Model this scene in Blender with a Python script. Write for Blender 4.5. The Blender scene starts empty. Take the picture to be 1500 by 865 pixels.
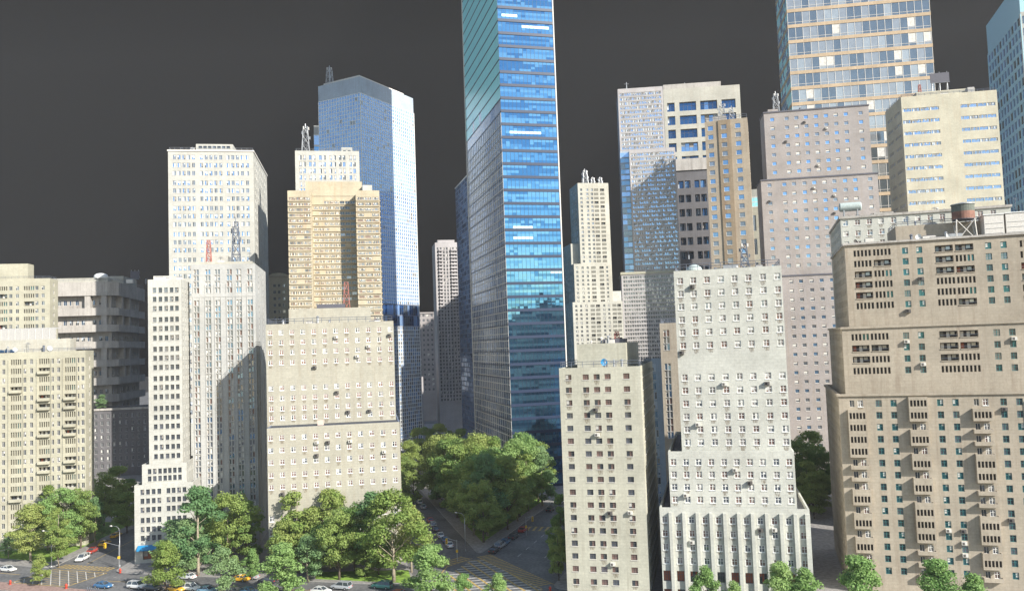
import bpy, math, random
import numpy as np
from mathutils import Vector, Matrix
from mathutils.bvhtree import BVHTree
random.seed(11); rng = np.random.default_rng(5)
SC = bpy.context.scene; COL = SC.collection
# ------------------------------------------------------------------ camera
FPX, HCAM, HOR, ROLL = 1200.0, 53.0, 505.0, math.radians(2.0)
PITCH = math.atan((HOR-432.5)/FPX)
CP = Vector((0, 0, HCAM))
fw = Vector((0, math.cos(PITCH), math.sin(PITCH)))
r0 = Vector((1, 0, 0)); u0 = r0.cross(fw)
cr = r0*math.cos(ROLL)-u0*math.sin(ROLL); cu = u0*math.cos(ROLL)+r0*math.sin(ROLL)
cd = bpy.data.cameras.new('camera'); cam = bpy.data.objects.new('camera', cd); COL.objects.link(cam)
m = Matrix((cr, cu, -fw)).transposed().to_4x4(); m.translation = CP
cam.matrix_world = m; cd.sensor_width = 36; cd.lens = 36*FPX/1500; cd.clip_start = 1; cd.clip_end = 9000
SC.camera = cam
def ray(px, py): return fw + cr*((px-750)/FPX) + cu*((432.5-py)/FPX)
def ground(px, py, z=0.0):
    d = ray(px, py); t = (z-HCAM)/d.z; return CP + d*t
def at(px, py, Y):
    d = ray(px, py); return CP + d*(Y/d.y)
def project(p):
    q = p-CP; dz = q.dot(fw)
    if dz <= 0: return None
    return 750+FPX*q.dot(cr)/dz, 432.5-FPX*q.dot(cu)/dz, dz
def th(vpx): return math.atan((vpx-750)/FPX)
# ------------------------------------------------------------------ materials
M = {}
def newmat(name):
    m = bpy.data.materials.new(name); m.use_nodes = True; nt = m.node_tree
    return m, nt, nt.nodes['Principled BSDF']
def nd(nt, t, **k):
    n = nt.nodes.new(t)
    for a, v in k.items(): setattr(n, a, v)
    return n
def simple(key, col, rough=.7, metal=0, noise=0.12, scale=3.0, spec=.4):
    m, nt, b = newmat(key); L = nt.links
    tc = nd(nt, 'ShaderNodeTexCoord'); no = nd(nt, 'ShaderNodeTexNoise'); no.inputs['Scale'].default_value = scale
    no.inputs['Detail'].default_value = 4
    L.new(tc.outputs['Object'], no.inputs['Vector'])
    mr = nd(nt, 'ShaderNodeMapRange'); mr.inputs[1].default_value = .3; mr.inputs[2].default_value = .7
    mr.inputs[3].default_value = 1-noise; mr.inputs[4].default_value = 1+noise
    L.new(no.outputs[0], mr.inputs[0])
    mx = nd(nt, 'ShaderNodeVectorMath', operation='SCALE'); mx.inputs[0].default_value = col
    L.new(mr.outputs[0], mx.inputs['Scale']); L.new(mx.outputs[0], b.inputs['Base Color'])
    b.inputs['Roughness'].default_value = rough; b.inputs['Metallic'].default_value = metal
    b.inputs['Specular IOR Level'].default_value = spec
    M[key] = m; return m
def wallmat(key, col, streak=.25, stain=(.30, .22, .13), patch=.14, brick=None):
    """masonry: broad patches, rain streaks running down, fine grain"""
    m, nt, b = newmat(key); L = nt.links
    tc = nd(nt, 'ShaderNodeTexCoord')
    def noise(scale, vec=(1, 1, 1), det=5, ro=.6):
        mp = nd(nt, 'ShaderNodeMapping'); mp.inputs['Scale'].default_value = vec
        n = nd(nt, 'ShaderNodeTexNoise'); n.inputs['Scale'].default_value = scale
        n.inputs['Detail'].default_value = det; n.inputs['Roughness'].default_value = ro
        L.new(tc.outputs['Object'], mp.inputs[0]); L.new(mp.outputs[0], n.inputs['Vector']); return n.outputs[0]
    def mr(s, a, b_, c, d):
        n = nd(nt, 'ShaderNodeMapRange'); n.inputs[1].default_value = a; n.inputs[2].default_value = b_
        n.inputs[3].default_value = c; n.inputs[4].default_value = d; L.new(s, n.inputs[0]); return n.outputs[0]
    pa = mr(noise(.12), .3, .7, 1-patch*1.3, 1+patch*.7)
    gr = mr(noise(1.6, det=7, ro=.8), .25, .75, .80, 1.16)
    sx = nd(nt, 'ShaderNodeSeparateXYZ'); cx = nd(nt, 'ShaderNodeCombineXYZ'); sm = nd(nt, 'ShaderNodeMath', operation='ADD'); L.new(tc.outputs['Object'], sx.inputs[0])
    L.new(sx.outputs[0], sm.inputs[0]); L.new(sx.outputs[1], sm.inputs[1]); L.new(sm.outputs[0], cx.inputs[0]); L.new(sx.outputs[2], cx.inputs[1])
    bk = nd(nt, 'ShaderNodeTexBrick'); L.new(cx.outputs[0], bk.inputs['Vector']); bk.inputs['Scale'].default_value = 1; bk.inputs['Brick Width'].default_value = 1.5; bk.inputs['Row Height'].default_value = .62
    bk.inputs['Mortar Size'].default_value = .04; bk.inputs['Color1'].default_value = (1.03, 1.03, 1.03, 1); bk.inputs['Color2'].default_value = (.97, .97, .97, 1); bk.inputs['Mortar'].default_value = (.91, .91, .91, 1)
    m0 = nd(nt, 'ShaderNodeMath', operation='MULTIPLY'); L.new(pa, m0.inputs[0]); L.new(bk.outputs[0], m0.inputs[1]); pa = m0.outputs[0]
    mu = nd(nt, 'ShaderNodeMath', operation='MULTIPLY'); L.new(pa, mu.inputs[0]); L.new(gr, mu.inputs[1])
    sc = nd(nt, 'ShaderNodeVectorMath', operation='SCALE'); sc.inputs[0].default_value = col; L.new(mu.outputs[0], sc.inputs['Scale'])
    st = mr(noise(.9, (1, 1, .06), 6, .7), .48, .74, 0, min(1, streak*1.5))
    st2 = mr(noise(.25, (1, 1, .5)), .35, .65, .25, 1)
    m2 = nd(nt, 'ShaderNodeMath', operation='MULTIPLY'); L.new(st, m2.inputs[0]); L.new(st2, m2.inputs[1])
    mx = nd(nt, 'ShaderNodeMix', data_type='RGBA'); L.new(m2.outputs[0], mx.inputs[0]); L.new(sc.outputs[0], mx.inputs[6])
    mx.inputs[7].default_value = (*stain, 1)
    L.new(mx.outputs[2], b.inputs['Base Color'])
    b.inputs['Roughness'].default_value = .85; b.inputs['Specular IOR Level'].default_value = .25
    M[key] = m; return m
def glassmat(key, col, metal=.7, rough=.08, var=.25):
    m, nt, b = newmat(key); L = nt.links
    oi = nd(nt, 'ShaderNodeObjectInfo'); tc = nd(nt, 'ShaderNodeTexCoord')
    no = nd(nt, 'ShaderNodeTexNoise'); no.inputs['Scale'].default_value = .35
    L.new(tc.outputs['Object'], no.inputs['Vector'])
    ad = nd(nt, 'ShaderNodeMath', operation='ADD'); L.new(oi.outputs['Random'], ad.inputs[0]); L.new(no.outputs[0], ad.inputs[1])
    mr = nd(nt, 'ShaderNodeMapRange'); mr.inputs[1].default_value = .3; mr.inputs[2].default_value = 1.7
    mr.inputs[3].default_value = 1-var; mr.inputs[4].default_value = 1+var; L.new(ad.outputs[0], mr.inputs[0])
    sc = nd(nt, 'ShaderNodeVectorMath', operation='SCALE'); sc.inputs[0].default_value = col; L.new(mr.outputs[0], sc.inputs['Scale'])
    L.new(sc.outputs[0], b.inputs['Base Color'])
    b.inputs['Metallic'].default_value = metal; b.inputs['Roughness'].default_value = rough
    M[key] = m; return m
wallmat('w_cream', (.45, .43, .335)); wallmat('w_ivory', (.48, .465, .40), .3); wallmat('w_white', (.50, .495, .45), .22)
wallmat('w_coolwhite', (.565, .565, .505), .3, (.33, .31, .26)); wallmat('w_grey', (.44, .44, .42), .15)
wallmat('w_sand', (.405, .385, .315), .35, (.26, .20, .13), .10); wallmat('w_brown', (.43, .375, .295), .4, (.18, .12, .08))
wallmat('w_pink', (.36, .33, .315), .3); wallmat('w_ochre', (.42, .355, .27), .4, (.25, .13, .06)); wallmat('w_ochre_dark', (.33, .26, .18), .4, (.2, .1, .05))
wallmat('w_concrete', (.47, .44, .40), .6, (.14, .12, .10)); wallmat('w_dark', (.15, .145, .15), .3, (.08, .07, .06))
wallmat('w_tan', (.50, .44, .32), .4, (.36, .2, .09)); wallmat('w_yellow', (.54, .51, .40), .3, (.42, .27, .13))
wallmat('w_green', (.52, .505, .41), .45, (.30, .27, .2)); wallmat('w_mist', (.36, .33, .32), .3)
wallmat('w_lilac', (.49, .465, .46), .2); wallmat('w_bluegrey', (.42, .50, .58), .5, (.3, .3, .33))
simple('navy', (.02, .035, .075), .4); simple('roof_dark', (.055, .06, .075), .9); simple('roof_grey', (.13, .13, .14), .9); simple('roof_light', (.42, .41, .39), .85); simple('trim_dark', (.10, .10, .12), .7)
simple('trim_blue', (.16, .19, .26), .6); simple('white', (.78, .78, .75), .6); simple('offwhite', (.66, .63, .58), .7)
simple('rustwhite', (.60, .47, .40), .7); simple('blind', (.62, .60, .55), .8, noise=.2, scale=1); simple('blind_blue', (.50, .56, .62), .6)
simple('steel', (.45, .46, .47), .45, .6); simple('rail', (.16, .18, .22), .5, .3); simple('red', (.55, .07, .04), .5)
simple('redlat', (.42, .16, .13), .5); simple('yellow', (.80, .48, .03), .5); simple('teal', (.03, .25, .28), .5)
simple('blue', (.02, .22, .45), .5); simple('rubber', (.02, .02, .02), .8); simple('black', (.015, .015, .018), .4)
simple('copper', (.42, .48, .46), .6); simple('dark_in', (.05, .045, .045), .9); simple('slit', (.025, .02, .018), .35)
simple('interior_red', (.28, .09, .05), .7); simple('ac_white', (.66, .64, .58), .6); simple('ac_dark', (.12, .11, .10), .6)
simple('tealframe', (.05, .17, .17), .5); simple('woodtank', (.22, .19, .16), .8); simple('shop', (.10, .08, .08), .3)
simple('greenframe', (.10, .24, .16), .6)
glassmat('g_dark', (.10, .12, .14), .5, .06); glassmat('g_sky', (.26, .44, .70), .85, .06); glassmat('g_pink', (.26, .17, .15), .25, .12)
glassmat('g_pale', (.34, .31, .30), .2, .15, .2); glassmat('g_grey', (.30, .33, .38), .7, .08); glassmat('g_deep', (.04, .13, .28), .85, .05); glassmat('g_teal', (.06, .20, .24), .6, .08)
glassmat('c_blue', (.42, .62, .90), .5, .08, .15); glassmat('c_blue2', (.34, .53, .84), .55, .08, .15)
glassmat('t_blue', (.12, .34, .60), .95, .035, .12); glassmat('t_blue2', (.07, .23, .46), .95, .035, .12); glassmat('t_blue3', (.17, .42, .66), .9, .06, .12)
glassmat('t_cyan', (.42, .96, 1.0), .0, .25, .1); simple('crown_cyan', (.42, .68, .78), .5); glassmat('t_refl', (.30, .33, .38), .3, .15, .2); glassmat('t_refl2', (.18, .24, .34), .5, .12, .2); glassmat('t_lit', (.52, .74, .86), .3, .3, .1)
glassmat('s_a', (.40, .41, .41), .6, .1); glassmat('s_b', (.21, .25, .28), .75, .07); glassmat('s_c', (.42, .45, .46), .5, .2)
glassmat('r_cyan', (.22, .42, .66), .4, .1)
wallmat('w_buff', (.52, .40, .27), .3); simple('blind_dark', (.34, .31, .27), .8)
def stainmat():
    m, nt, b = newmat('stain'); L = nt.links; b.inputs['Base Color'].default_value = (.17, .11, .06, 1); b.inputs['Roughness'].default_value = .9
    tc = nd(nt, 'ShaderNodeTexCoord'); mp = nd(nt, 'ShaderNodeMapping'); mp.inputs['Scale'].default_value = (9, 9, 1.3); n = nd(nt, 'ShaderNodeTexNoise'); n.inputs['Scale'].default_value = 1
    L.new(tc.outputs['Object'], mp.inputs[0]); L.new(mp.outputs[0], n.inputs['Vector']); mr = nd(nt, 'ShaderNodeMapRange'); mr.inputs[1].default_value = .35; mr.inputs[2].default_value = .7; mr.inputs[3].default_value = 0; mr.inputs[4].default_value = .6
    L.new(n.outputs[0], mr.inputs[0]); L.new(mr.outputs[0], b.inputs['Alpha']); M['stain'] = m
stainmat()
# ------------------------------------------------------------------ mesh builder
class MB:
    def __init__(s): s.v = []; s.f = []; s.mi = []; s.keys = []
    def k(s, key):
        if key not in s.keys: s.keys.append(key)
        return s.keys.index(key)
    def poly(s, pts, key):
        n = len(s.v); s.v.extend([tuple(p) for p in pts]); s.f.append(tuple(range(n, n+len(pts)))); s.mi.append(s.k(key))
    def box(s, x0, x1, y0, y1, z0, z1, key, top=None):
        P = [(x0, y0, z0), (x1, y0, z0), (x1, y1, z0), (x0, y1, z0), (x0, y0, z1), (x1, y0, z1), (x1, y1, z1), (x0, y1, z1)]
        n = len(s.v); s.v += P; i = s.k(key); j = s.k(top) if top else i
        for q, mm in (((0, 3, 2, 1), i), ((4, 5, 6, 7), j), ((0, 1, 5, 4), i), ((1, 2, 6, 5), i), ((2, 3, 7, 6), i), ((3, 0, 4, 7), i)):
            s.f.append(tuple(n+a for a in q)); s.mi.append(mm)
    def tube(s, pts, rad, key, n=6, cap=True):
        pts = [Vector(p) for p in pts]; rings = []
        if not hasattr(rad, '__len__'): rad = [rad]*len(pts)
        for i, p in enumerate(pts):
            d = (pts[min(i+1, len(pts)-1)]-pts[max(i-1, 0)]).normalized()
            a = d.cross(Vector((0, 0, 1)));
            if a.length < .05: a = d.cross(Vector((0, 1, 0)))
            a.normalize(); b = d.cross(a); st = len(s.v)
            for k in range(n):
                t = 2*math.pi*k/n; s.v.append(tuple(p+(a*math.cos(t)+b*math.sin(t))*rad[i]))
            rings.append(st)
        kk = s.k(key)
        for i in range(len(rings)-1):
            for k in range(n):
                s.f.append((rings[i]+k, rings[i]+(k+1) % n, rings[i+1]+(k+1) % n, rings[i+1]+k)); s.mi.append(kk)
        if cap:
            s.f.append(tuple(rings[0]+k for k in range(n))[::-1]); s.mi.append(kk)
            s.f.append(tuple(rings[-1]+k for k in range(n))); s.mi.append(kk)
    def xf(s, o, Mx):
        n = len(s.v)
        for p in o.v: s.v.append(tuple(Mx @ Vector(p)))
        mp = [s.k(k) for k in o.keys]
        for f, mi in zip(o.f, o.mi): s.f.append(tuple(n+a for a in f)); s.mi.append(mp[mi])
    def mesh(s, name, smooth=False):
        me = bpy.data.meshes.new(name); me.from_pydata(s.v, [], s.f)
        for k in s.keys: me.materials.append(M[k])
        me.polygons.foreach_set('material_index', s.mi)
        if smooth: me.polygons.foreach_set('use_smooth', [True]*len(s.f))
        me.update(); return me
    def build(s, name, parent=None, smooth=False, **k):
        o = bpy.data.objects.new(name, s.mesh(name, smooth)); COL.objects.link(o); o.parent = parent
        for a, v in k.items(): o[a] = v
        return o
def link(name, me, parent=None, loc=(0, 0, 0), rz=0):
    o = bpy.data.objects.new(name, me); COL.objects.link(o); o.parent = parent; o.location = loc; o.rotation_euler = (0, 0, rz); return o
def thing(name, label, cat, loc=(0, 0, 0), rz=0, group=None):
    o = bpy.data.objects.new(name, None); COL.objects.link(o); o.location = loc; o.rotation_euler = (0, 0, rz)
    o.empty_display_size = 1; o['label'] = label; o['category'] = cat
    if group: o['group'] = group
    return o
def tag(o, label, cat, group=None):
    o['label'] = label; o['category'] = cat
    if group: o['group'] = group
    return o
def copy_tree(o, parent=None):
    c = o.copy(); COL.objects.link(c)
    if parent is not None: c.parent = parent
    for ch in o.children: copy_tree(ch, c)
    return c
# ------------------------------------------------------------------ windows
# a window is drawn in its own frame: x along the wall, y inward (0 = outer wall face), z up, origin bottom centre
KIND = {
 'casement': dict(d=.16, fr='white', fw=.10, nx=2, nz=2, gl=['g_pink', 'g_grey', 'g_dark', 'g_pink', 'g_pale'], bl='blind', bp=.28, sill='white'),
 'casement_w': dict(d=.2, fr='white', fw=.10, nx=2, nz=2, gl=['g_pink', 'g_pink', 'g_grey', 'g_pale'], bl='blind', bp=.35, sill='white'),
 'ribbon': dict(d=.22, fr='ac_dark', fw=.05, nx=2, nz=2, gl=['g_grey', 'g_pink', 'g_dark'], bl='blind', bp=.4, sill='offwhite'),
 'plain': dict(d=.25, fr='offwhite', fw=.06, nx=2, nz=1, gl=['g_dark', 'g_dark', 'g_grey'], bl='blind', bp=.12, sill=None),
 'dark': dict(d=.35, fr='trim_dark', fw=.05, nx=2, nz=1, gl=['g_dark', 'g_dark', 'g_dark', 'g_grey'], bl='blind', bp=.05, sill='w_white'),
 'skyw': dict(d=.2, fr='offwhite', fw=.07, nx=2, nz=1, gl=['g_sky', 'g_sky', 'g_grey', 'g_dark'], bl='blind_blue', bp=.5, sill='offwhite'),
 'skysq': dict(d=.25, fr='offwhite', fw=.09, nx=1, nz=1, gl=['g_sky', 'g_sky', 'g_grey', 'g_grey'], bl='blind', bp=.25, sill='offwhite'),
 'tealw': dict(d=.22, fr='tealframe', fw=.09, nx=2, nz=2, gl=['g_teal', 'g_dark', 'g_grey'], bl='blind', bp=.3, sill=None),
 'pair': dict(d=.35, fr='offwhite', fw=.07, nx=2, nz=1, gl=['g_pink', 'g_grey', 'g_sky', 'g_grey'], bl='blind', bp=.3, sill='w_grey', post=.3),
 'strip': dict(d=.25, fr='offwhite', fw=.06, nx=6, nz=1, gl=['g_sky', 'g_sky', 'g_grey'], bl='blind_blue', bp=.35, sill=None),
 'striptan': dict(d=.2, fr='w_tan', fw=.08, nx=6, nz=1, gl=['g_dark', 'g_grey', 'g_pink', 'g_grey'], bl='blind', bp=.5, sill=None),
 'big': dict(d=1.4, fr='trim_dark', fw=.12, nx=4, nz=2, gl=['g_deep', 'g_deep', 'g_sky'], bl='blind_blue', bp=.2, sill=None),
 'shop': dict(d=.5, fr='trim_dark', fw=.08, nx=3, nz=2, gl=['g_dark', 'interior_red'], bl='interior_red', bp=.4, sill=None),
 'band': dict(d=.5, fr='offwhite', fw=.06, nx=3, nz=1, gl=['g_dark', 'g_grey'], bl='blind_blue', bp=.6, sill=None),
 'slit': dict(d=.45, slit=True), 'balcony': dict(d=1.3, balc=True), 'void': dict(d=.8, void=True),
}
WC = {}
def window_mbs(kind, w, h, var, wall):
    """-> (glass MB, frame MB)"""
    key = (kind, round(w, 2), round(h, 2), var, wall)
    if key in WC: return WC[key]
    K = KIND[kind]; d = K['d']; g = MB(); f = MB(); R = random.Random(hash((kind, round(w, 2), round(h, 2), var)) if False else (var*7919+len(kind)*31+int(w*10)))
    W = w/2
    if K.get('slit'):
        g.poly([(-W, d, 0), (W, d, 0), (W, d, h), (-W, d, h)], 'slit')
        n = 5; pw = w*.34/(n-1)
        gap = (w-pw*(n-1))/n
        for i in range(n-1):
            x = -W+gap*(i+1)+pw*i; f.box(x, x+pw, .03, d-.02, 0, h, wall)
        if var % 3 == 0: g.poly([(W-gap*2-pw, d-.05, .05), (W-.05, d-.05, .05), (W-.05, d-.05, h-.1), (W-gap*2-pw, d-.05, h-.1)], 'g_teal')
    elif K.get('balc'):
        g.poly([(-W, d, 0), (W, d, 0), (W, d, h), (-W, d, h)], 'dark_in')
        g.box(-W*.1, W*.25, d-.06, d-.01, 0, h*.85, 'blind'); g.box(W*.35, W*.8, d-.06, d-.01, h*.35, h*.85, 'g_grey')
        g.box(-W*.8, -W*.45, d-.06, d-.01, 0, h*.85, ['g_dark', 'blind', 'interior_red'][var % 3])
        f.box(-W, W, -.12, 0.02, -.12, .02, wall); f.box(-W+.02, W-.02, .04, .09, h*.36, h*.40, 'rail')
    else:
        nx, nz, fwid = K['nx'], K['nz'], K['fw']
        if K.get('post'):
            p = K['post']; f.box(-p/2, p/2, .03, d-.01, 0, h, K['sill'])
        gl = K['gl'][var % len(K['gl'])]
        cw = w/nx
        for i in range(nx):
            a, b = -W+cw*i, -W+cw*(i+1)
            gg = gl if R.random() < .7 else K['gl'][R.randrange(len(K['gl']))]
            ya = d+R.uniform(-.012, .012)*cw; yb = d+R.uniform(-.012, .012)*cw; zt = R.uniform(-.012, .012)*h
            g.poly([(a, ya, 0), (b, yb, 0), (b, yb+zt, h), (a, ya+zt, h)], gg)
            if R.random() < K['bp']:
                bh = h*R.choice([.35, .5, .7, 1.]); g.poly([(a, d-.05, h-bh), (b, d-.05, h-bh), (b, d-.05, h), (a, d-.05, h)], K['bl'] if R.random() < .7 else 'blind_dark')
        y0, y1 = d-.09, d-.02
        f.box(-W, -W+fwid, y0, y1, 0, h, K['fr']); f.box(W-fwid, W, y0, y1, 0, h, K['fr'])
        f.box(-W+fwid, W-fwid, y0, y1, 0, fwid, K['fr']); f.box(-W+fwid, W-fwid, y0, y1, h-fwid, h, K['fr'])
        for i in range(1, nx):
            if K.get('post') and i*2 == nx: continue
            x = -W+cw*i; f.box(x-fwid*.5, x+fwid*.5, y0+.01, y1+.01, fwid, h-fwid, K['fr'])
        for j in range(1, nz):
            z = h*(.62 if nz == 2 else j/nz); f.box(-W+fwid, W-fwid, y0-.01, y1-.02, z-fwid*.35, z+fwid*.35, K['fr'])
        if kind in ('casement', 'casement_w', 'ribbon') and var in (0, 2, 5, 7):
            sh = R.uniform(.5, 1.0); x_ = R.uniform(-.15, .15); f.poly([(-W*.95, -.006, -.1), (W*.95, -.006, -.1), (W*.6+x_, -.006, -.1-sh), (-W*.6+x_, -.006, -.1-sh)], 'stain')
        if K['sill']: f.box(-W-.08, W+.08, -.10, .05, -.10, -.003, K['sill'])
    WC[key] = (g, f); return WC[key]
MESHC = {}
def cached_mesh(tagk, mb, nm):
    if tagk not in MESHC: MESHC[tagk] = mb.mesh(nm)
    return MESHC[tagk]
BOXES = []      # world-space wall boxes used to find out which windows can be seen
ALLB = []
FACE = {'F': 0., 'R': math.pi/2, 'B': math.pi, 'L': -math.pi/2}
class B:
    def __init__(s, name, label, px, py, Y, vpx, wall, near=False, cat='building', groundpt=None, group=None):
        p = groundpt if groundpt is not None else at(px, py, Y)
        s.o = Vector((p.x, p.y, 0)); s.t = th(vpx); s.wall = wall; s.near = near
        s.u = Vector((math.cos(s.t), -math.sin(s.t), 0)); s.v = Vector((math.sin(s.t), math.cos(s.t), 0))
        s.root = thing(name, label, cat, s.o, -s.t, group); s.W = MB(); s.R = MB(); s.C = MB(); s.RL = MB(); s.wins = []
        ALLB.append(s)
    def hit(s, px, py, n, off):
        d = ray(px, py); base = s.o+n*off; t = (base-CP).dot(n)/d.dot(n); q = CP+d*t-s.o; return q
    def uz(s, px, py, v=0):
        q = s.hit(px, py, s.v, v); return q.dot(s.u), q.z
    def vz(s, px, py, u):
        q = s.hit(px, py, s.u, u); return q.dot(s.v), q.z
    def us(s, xs, y, v=0): return [s.uz(x, y, v)[0] for x in xs]
    def zs(s, ys, x, v=0): return [s.uz(x, y, v)[1] for y in ys]
    def world(s, x, y, z): return s.o+s.u*x+s.v*y+Vector((0, 0, z))
    def facade(s, face, x0, x1, y0, y1, z0, z1, rows, wall=None):
        wall = wall or s.wall
        ox, oy, wid = {'F': (x0, y0, x1-x0), 'R': (x1, y0, y1-y0), 'L': (x0, y1, y1-y0), 'B': (x1, y1, x1-x0)}[face]
        a = FACE[face]; c, sn = math.cos(a), math.sin(a)
        def P(sx, d, z): return (ox+sx*c-d*sn, oy+sx*sn+d*c, z)
        def q(a0, a1, b0, b1):
            if a1-a0 > 1e-4 and b1-b0 > 1e-4: s.W.poly([P(a0, 0, b0), P(a1, 0, b0), P(a1, 0, b1), P(a0, 0, b1)], wall)
        zc = z0
        for (za, zb, cells) in sorted(rows, key=lambda r: r[0]):
            if za < zc+.01 or zb > z1-.05: continue
            cells = sorted([cc for cc in cells if cc[0] > .1 and cc[1] < wid-.1])
            q(0, wid, zc, za); sc = 0
            for (sa, sb, kind) in cells:
                if sa < sc+.01: continue
                q(sc, sa, za, zb); d = KIND[kind]['d']
                s.W.poly([P(sa, 0, za), P(sa, d, za), P(sa, d, zb), P(sa, 0, zb)], wall); s.W.poly([P(sb, 0, za), P(sb, 0, zb), P(sb, d, zb), P(sb, d, za)], wall)
                s.W.poly([P(sa, 0, za), P(sb, 0, za), P(sb, d, za), P(sa, d, za)], wall); s.W.poly([P(sa, 0, zb), P(sa, d, zb), P(sb, d, zb), P(sb, 0, zb)], wall)
                s.wins.append((P((sa+sb)/2, 0, za), a, sb-sa, zb-za, kind, wall)); sc = sb
            q(sc, wid, za, zb); zc = zb
        q(0, wid, zc, z1)
    def tier(s, x0, x1, y0, y1, z0, z1, F=(), R=(), L=(), Bk=(), wall=None, roof='roof_grey', par=.9, cornice=None, cap=None):
        wall = wall or s.wall
        s.facade('F', x0, x1, y0, y1, z0, z1, F, wall); s.facade('R', x0, x1, y0, y1, z0, z1, R, wall)
        s.facade('L', x0, x1, y0, y1, z0, z1, L, wall); s.facade('B', x0, x1, y0, y1, z0, z1, Bk, wall)
        zr = z1-par; t = .35; s_R, s_C = MB(), MB()
        s_R.poly([(x0+t, y0+t, zr), (x1-t, y0+t, zr), (x1-t, y1-t, zr), (x0+t, y1-t, zr)], roof)
        # parapet: inner faces and the top ring
        I = [(x0+t, y0+t), (x1-t, y0+t), (x1-t, y1-t), (x0+t, y1-t)]; O = [(x0, y0), (x1, y0), (x1, y1), (x0, y1)]
        for i in range(4):
            j = (i+1) % 4
            s_C.poly([(*O[i], z1), (*O[j], z1), (*I[j], z1), (*I[i], z1)], cap or wall)
            s_C.poly([(*I[i], z1), (*I[j], z1), (*I[j], zr), (*I[i], zr)], cap or wall)
        if cornice:
            ck, h, pr = cornice
            for (a, b, c_, d) in ((x0-pr, x1+pr, y0-pr, y0-.003), (x0-pr, x1+pr, y1+.003, y1+pr), (x0-pr, x0-.003, y0-.003, y1+.003), (x1+.003, x1+pr, y0-.003, y1+.003)):
                s_C.box(a, b, c_, d, z1-h-.1, z1-.1+.12, ck)
        s.part('roof', s_R); s.part('parapet', s_C)
        cs = [s.world(a, b, c_) for c_ in (z0, z1) for a, b in ((x0, y0), (x1, y0), (x1, y1), (x0, y1))]
        BOXES.append(cs)
    def railing(s, x0, x1, y0, y1, z, h=1.1, key='rail', r=.045, step=2.2, sides='FRLB'):
        seg = {'F': ((x0, y0), (x1, y0)), 'R': ((x1, y0), (x1, y1)), 'L': ((x0, y0), (x0, y1)), 'B': ((x0, y1), (x1, y1))}
        for k in sides:
            (a, b), (c, d) = seg[k]
            for q in (.55, 1.): s.RL.tube([(a, b, z+h*q), (c, d, z+h*q)], r, key, 4)
            n = max(2, int(math.hypot(c-a, d-b)/step))
            for i in range(n+1):
                t = i/n; s.RL.tube([(a+(c-a)*t, b+(d-b)*t, z), (a+(c-a)*t, b+(d-b)*t, z+h)], r, key, 4)
    def part(s, name, mb, smooth=False, **k): return mb.build(name, s.root, smooth, **k)
def G(cols, w, rows, h, kind, x0=0, skip=None, alt=None):
    """grid of window openings; cols/rows are centres in building coordinates; skip(i,j); alt(i,j)->kind"""
    out = []
    for j, z in enumerate(rows):
        cells = []
        for i, x in enumerate(cols):
            if skip and skip(i, j): continue
            k = alt(i, j) if alt else None
            cells.append((x-x0-w/2, x-x0+w/2, k or kind))
        out.append((z-h/2, z+h/2, cells))
    return out
def auto(length, z0, z1, pitch, w, fl, h, kind, margin=1.2, skip=None, top=1.5):
    n = max(1, int((length-2*margin)/pitch)); off = (length-(n-1)*pitch)/2
    cols = [off+i*pitch for i in range(n)]
    rows = []; z = z1-top-h/2
    while z-h/2 > z0+1: rows.append(z); z -= fl
    return G(cols, w, rows, h, kind, 0, skip)
def lin(a, b, n): return [a+(b-a)*i/(n-1) for i in range(n)]
def curtain(b, face, x0, x1, y0, y1, z0, z1, cw, fh, keys, mull='white', mw=.12, mh=.12, tilt=.004, pick=None, name='glass_wall', wts=None, mproud=.08):
    """curtain wall: every pane a slightly differently tilted quad, plus a raised mullion grid"""
    ox, oy, wid = {'F': (x0, y0, x1-x0), 'R': (x1, y0, y1-y0), 'L': (x0, y1, y1-y0), 'B': (x1, y1, x1-x0)}[face]
    a = FACE[face]; c, sn = math.cos(a), math.sin(a); g = MB(); mm = MB()
    def P(sx, d, z): return (ox+sx*c-d*sn, oy+sx*sn+d*c, z)
    nx = max(1, round(wid/cw)); nz = max(1, round((z1-z0)/fh)); dx = wid/nx; dz = (z1-z0)/nz
    for j in range(nz):
        for i in range(nx):
            key = pick(i, j, nx, nz) if pick else random.choices(keys, wts)[0]
            s0, s1, za, zb = dx*i, dx*(i+1), z0+dz*j, z0+dz*(j+1)
            e = [random.uniform(-tilt, tilt)*dx*2 for _ in range(3)]
            g.poly([P(s0, e[0], za), P(s1, e[1], za), P(s1, e[1]+e[2], zb), P(s0, e[0]+e[2], zb)], key)
    def bx(s0, s1, za, zb, pr):
        pts = [P(s0, -pr, za), P(s1, -pr, za), P(s1, .05, za), P(s0, .05, za), P(s0, -pr, zb), P(s1, -pr, zb), P(s1, .05, zb), P(s0, .05, zb)]
        n = len(mm.v); mm.v += pts; k = mm.k(mull)
        for q in ((0, 3, 2, 1), (4, 5, 6, 7), (0, 1, 5, 4), (1, 2, 6, 5), (2, 3, 7, 6), (3, 0, 4, 7)): mm.f.append(tuple(n+t for t in q)); mm.mi.append(k)
    if mull:
        for i in range(nx+1): bx(dx*i-mw/2, dx*i+mw/2, z0, z1, mproud)
        for j in range(nz+1): bx(.01, wid-.01, z0+dz*j-mh/2, z0+dz*j+mh/2, mproud*.75)
    b.part(name, g)
    if mull: b.part('mullion_grid', mm)
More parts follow.
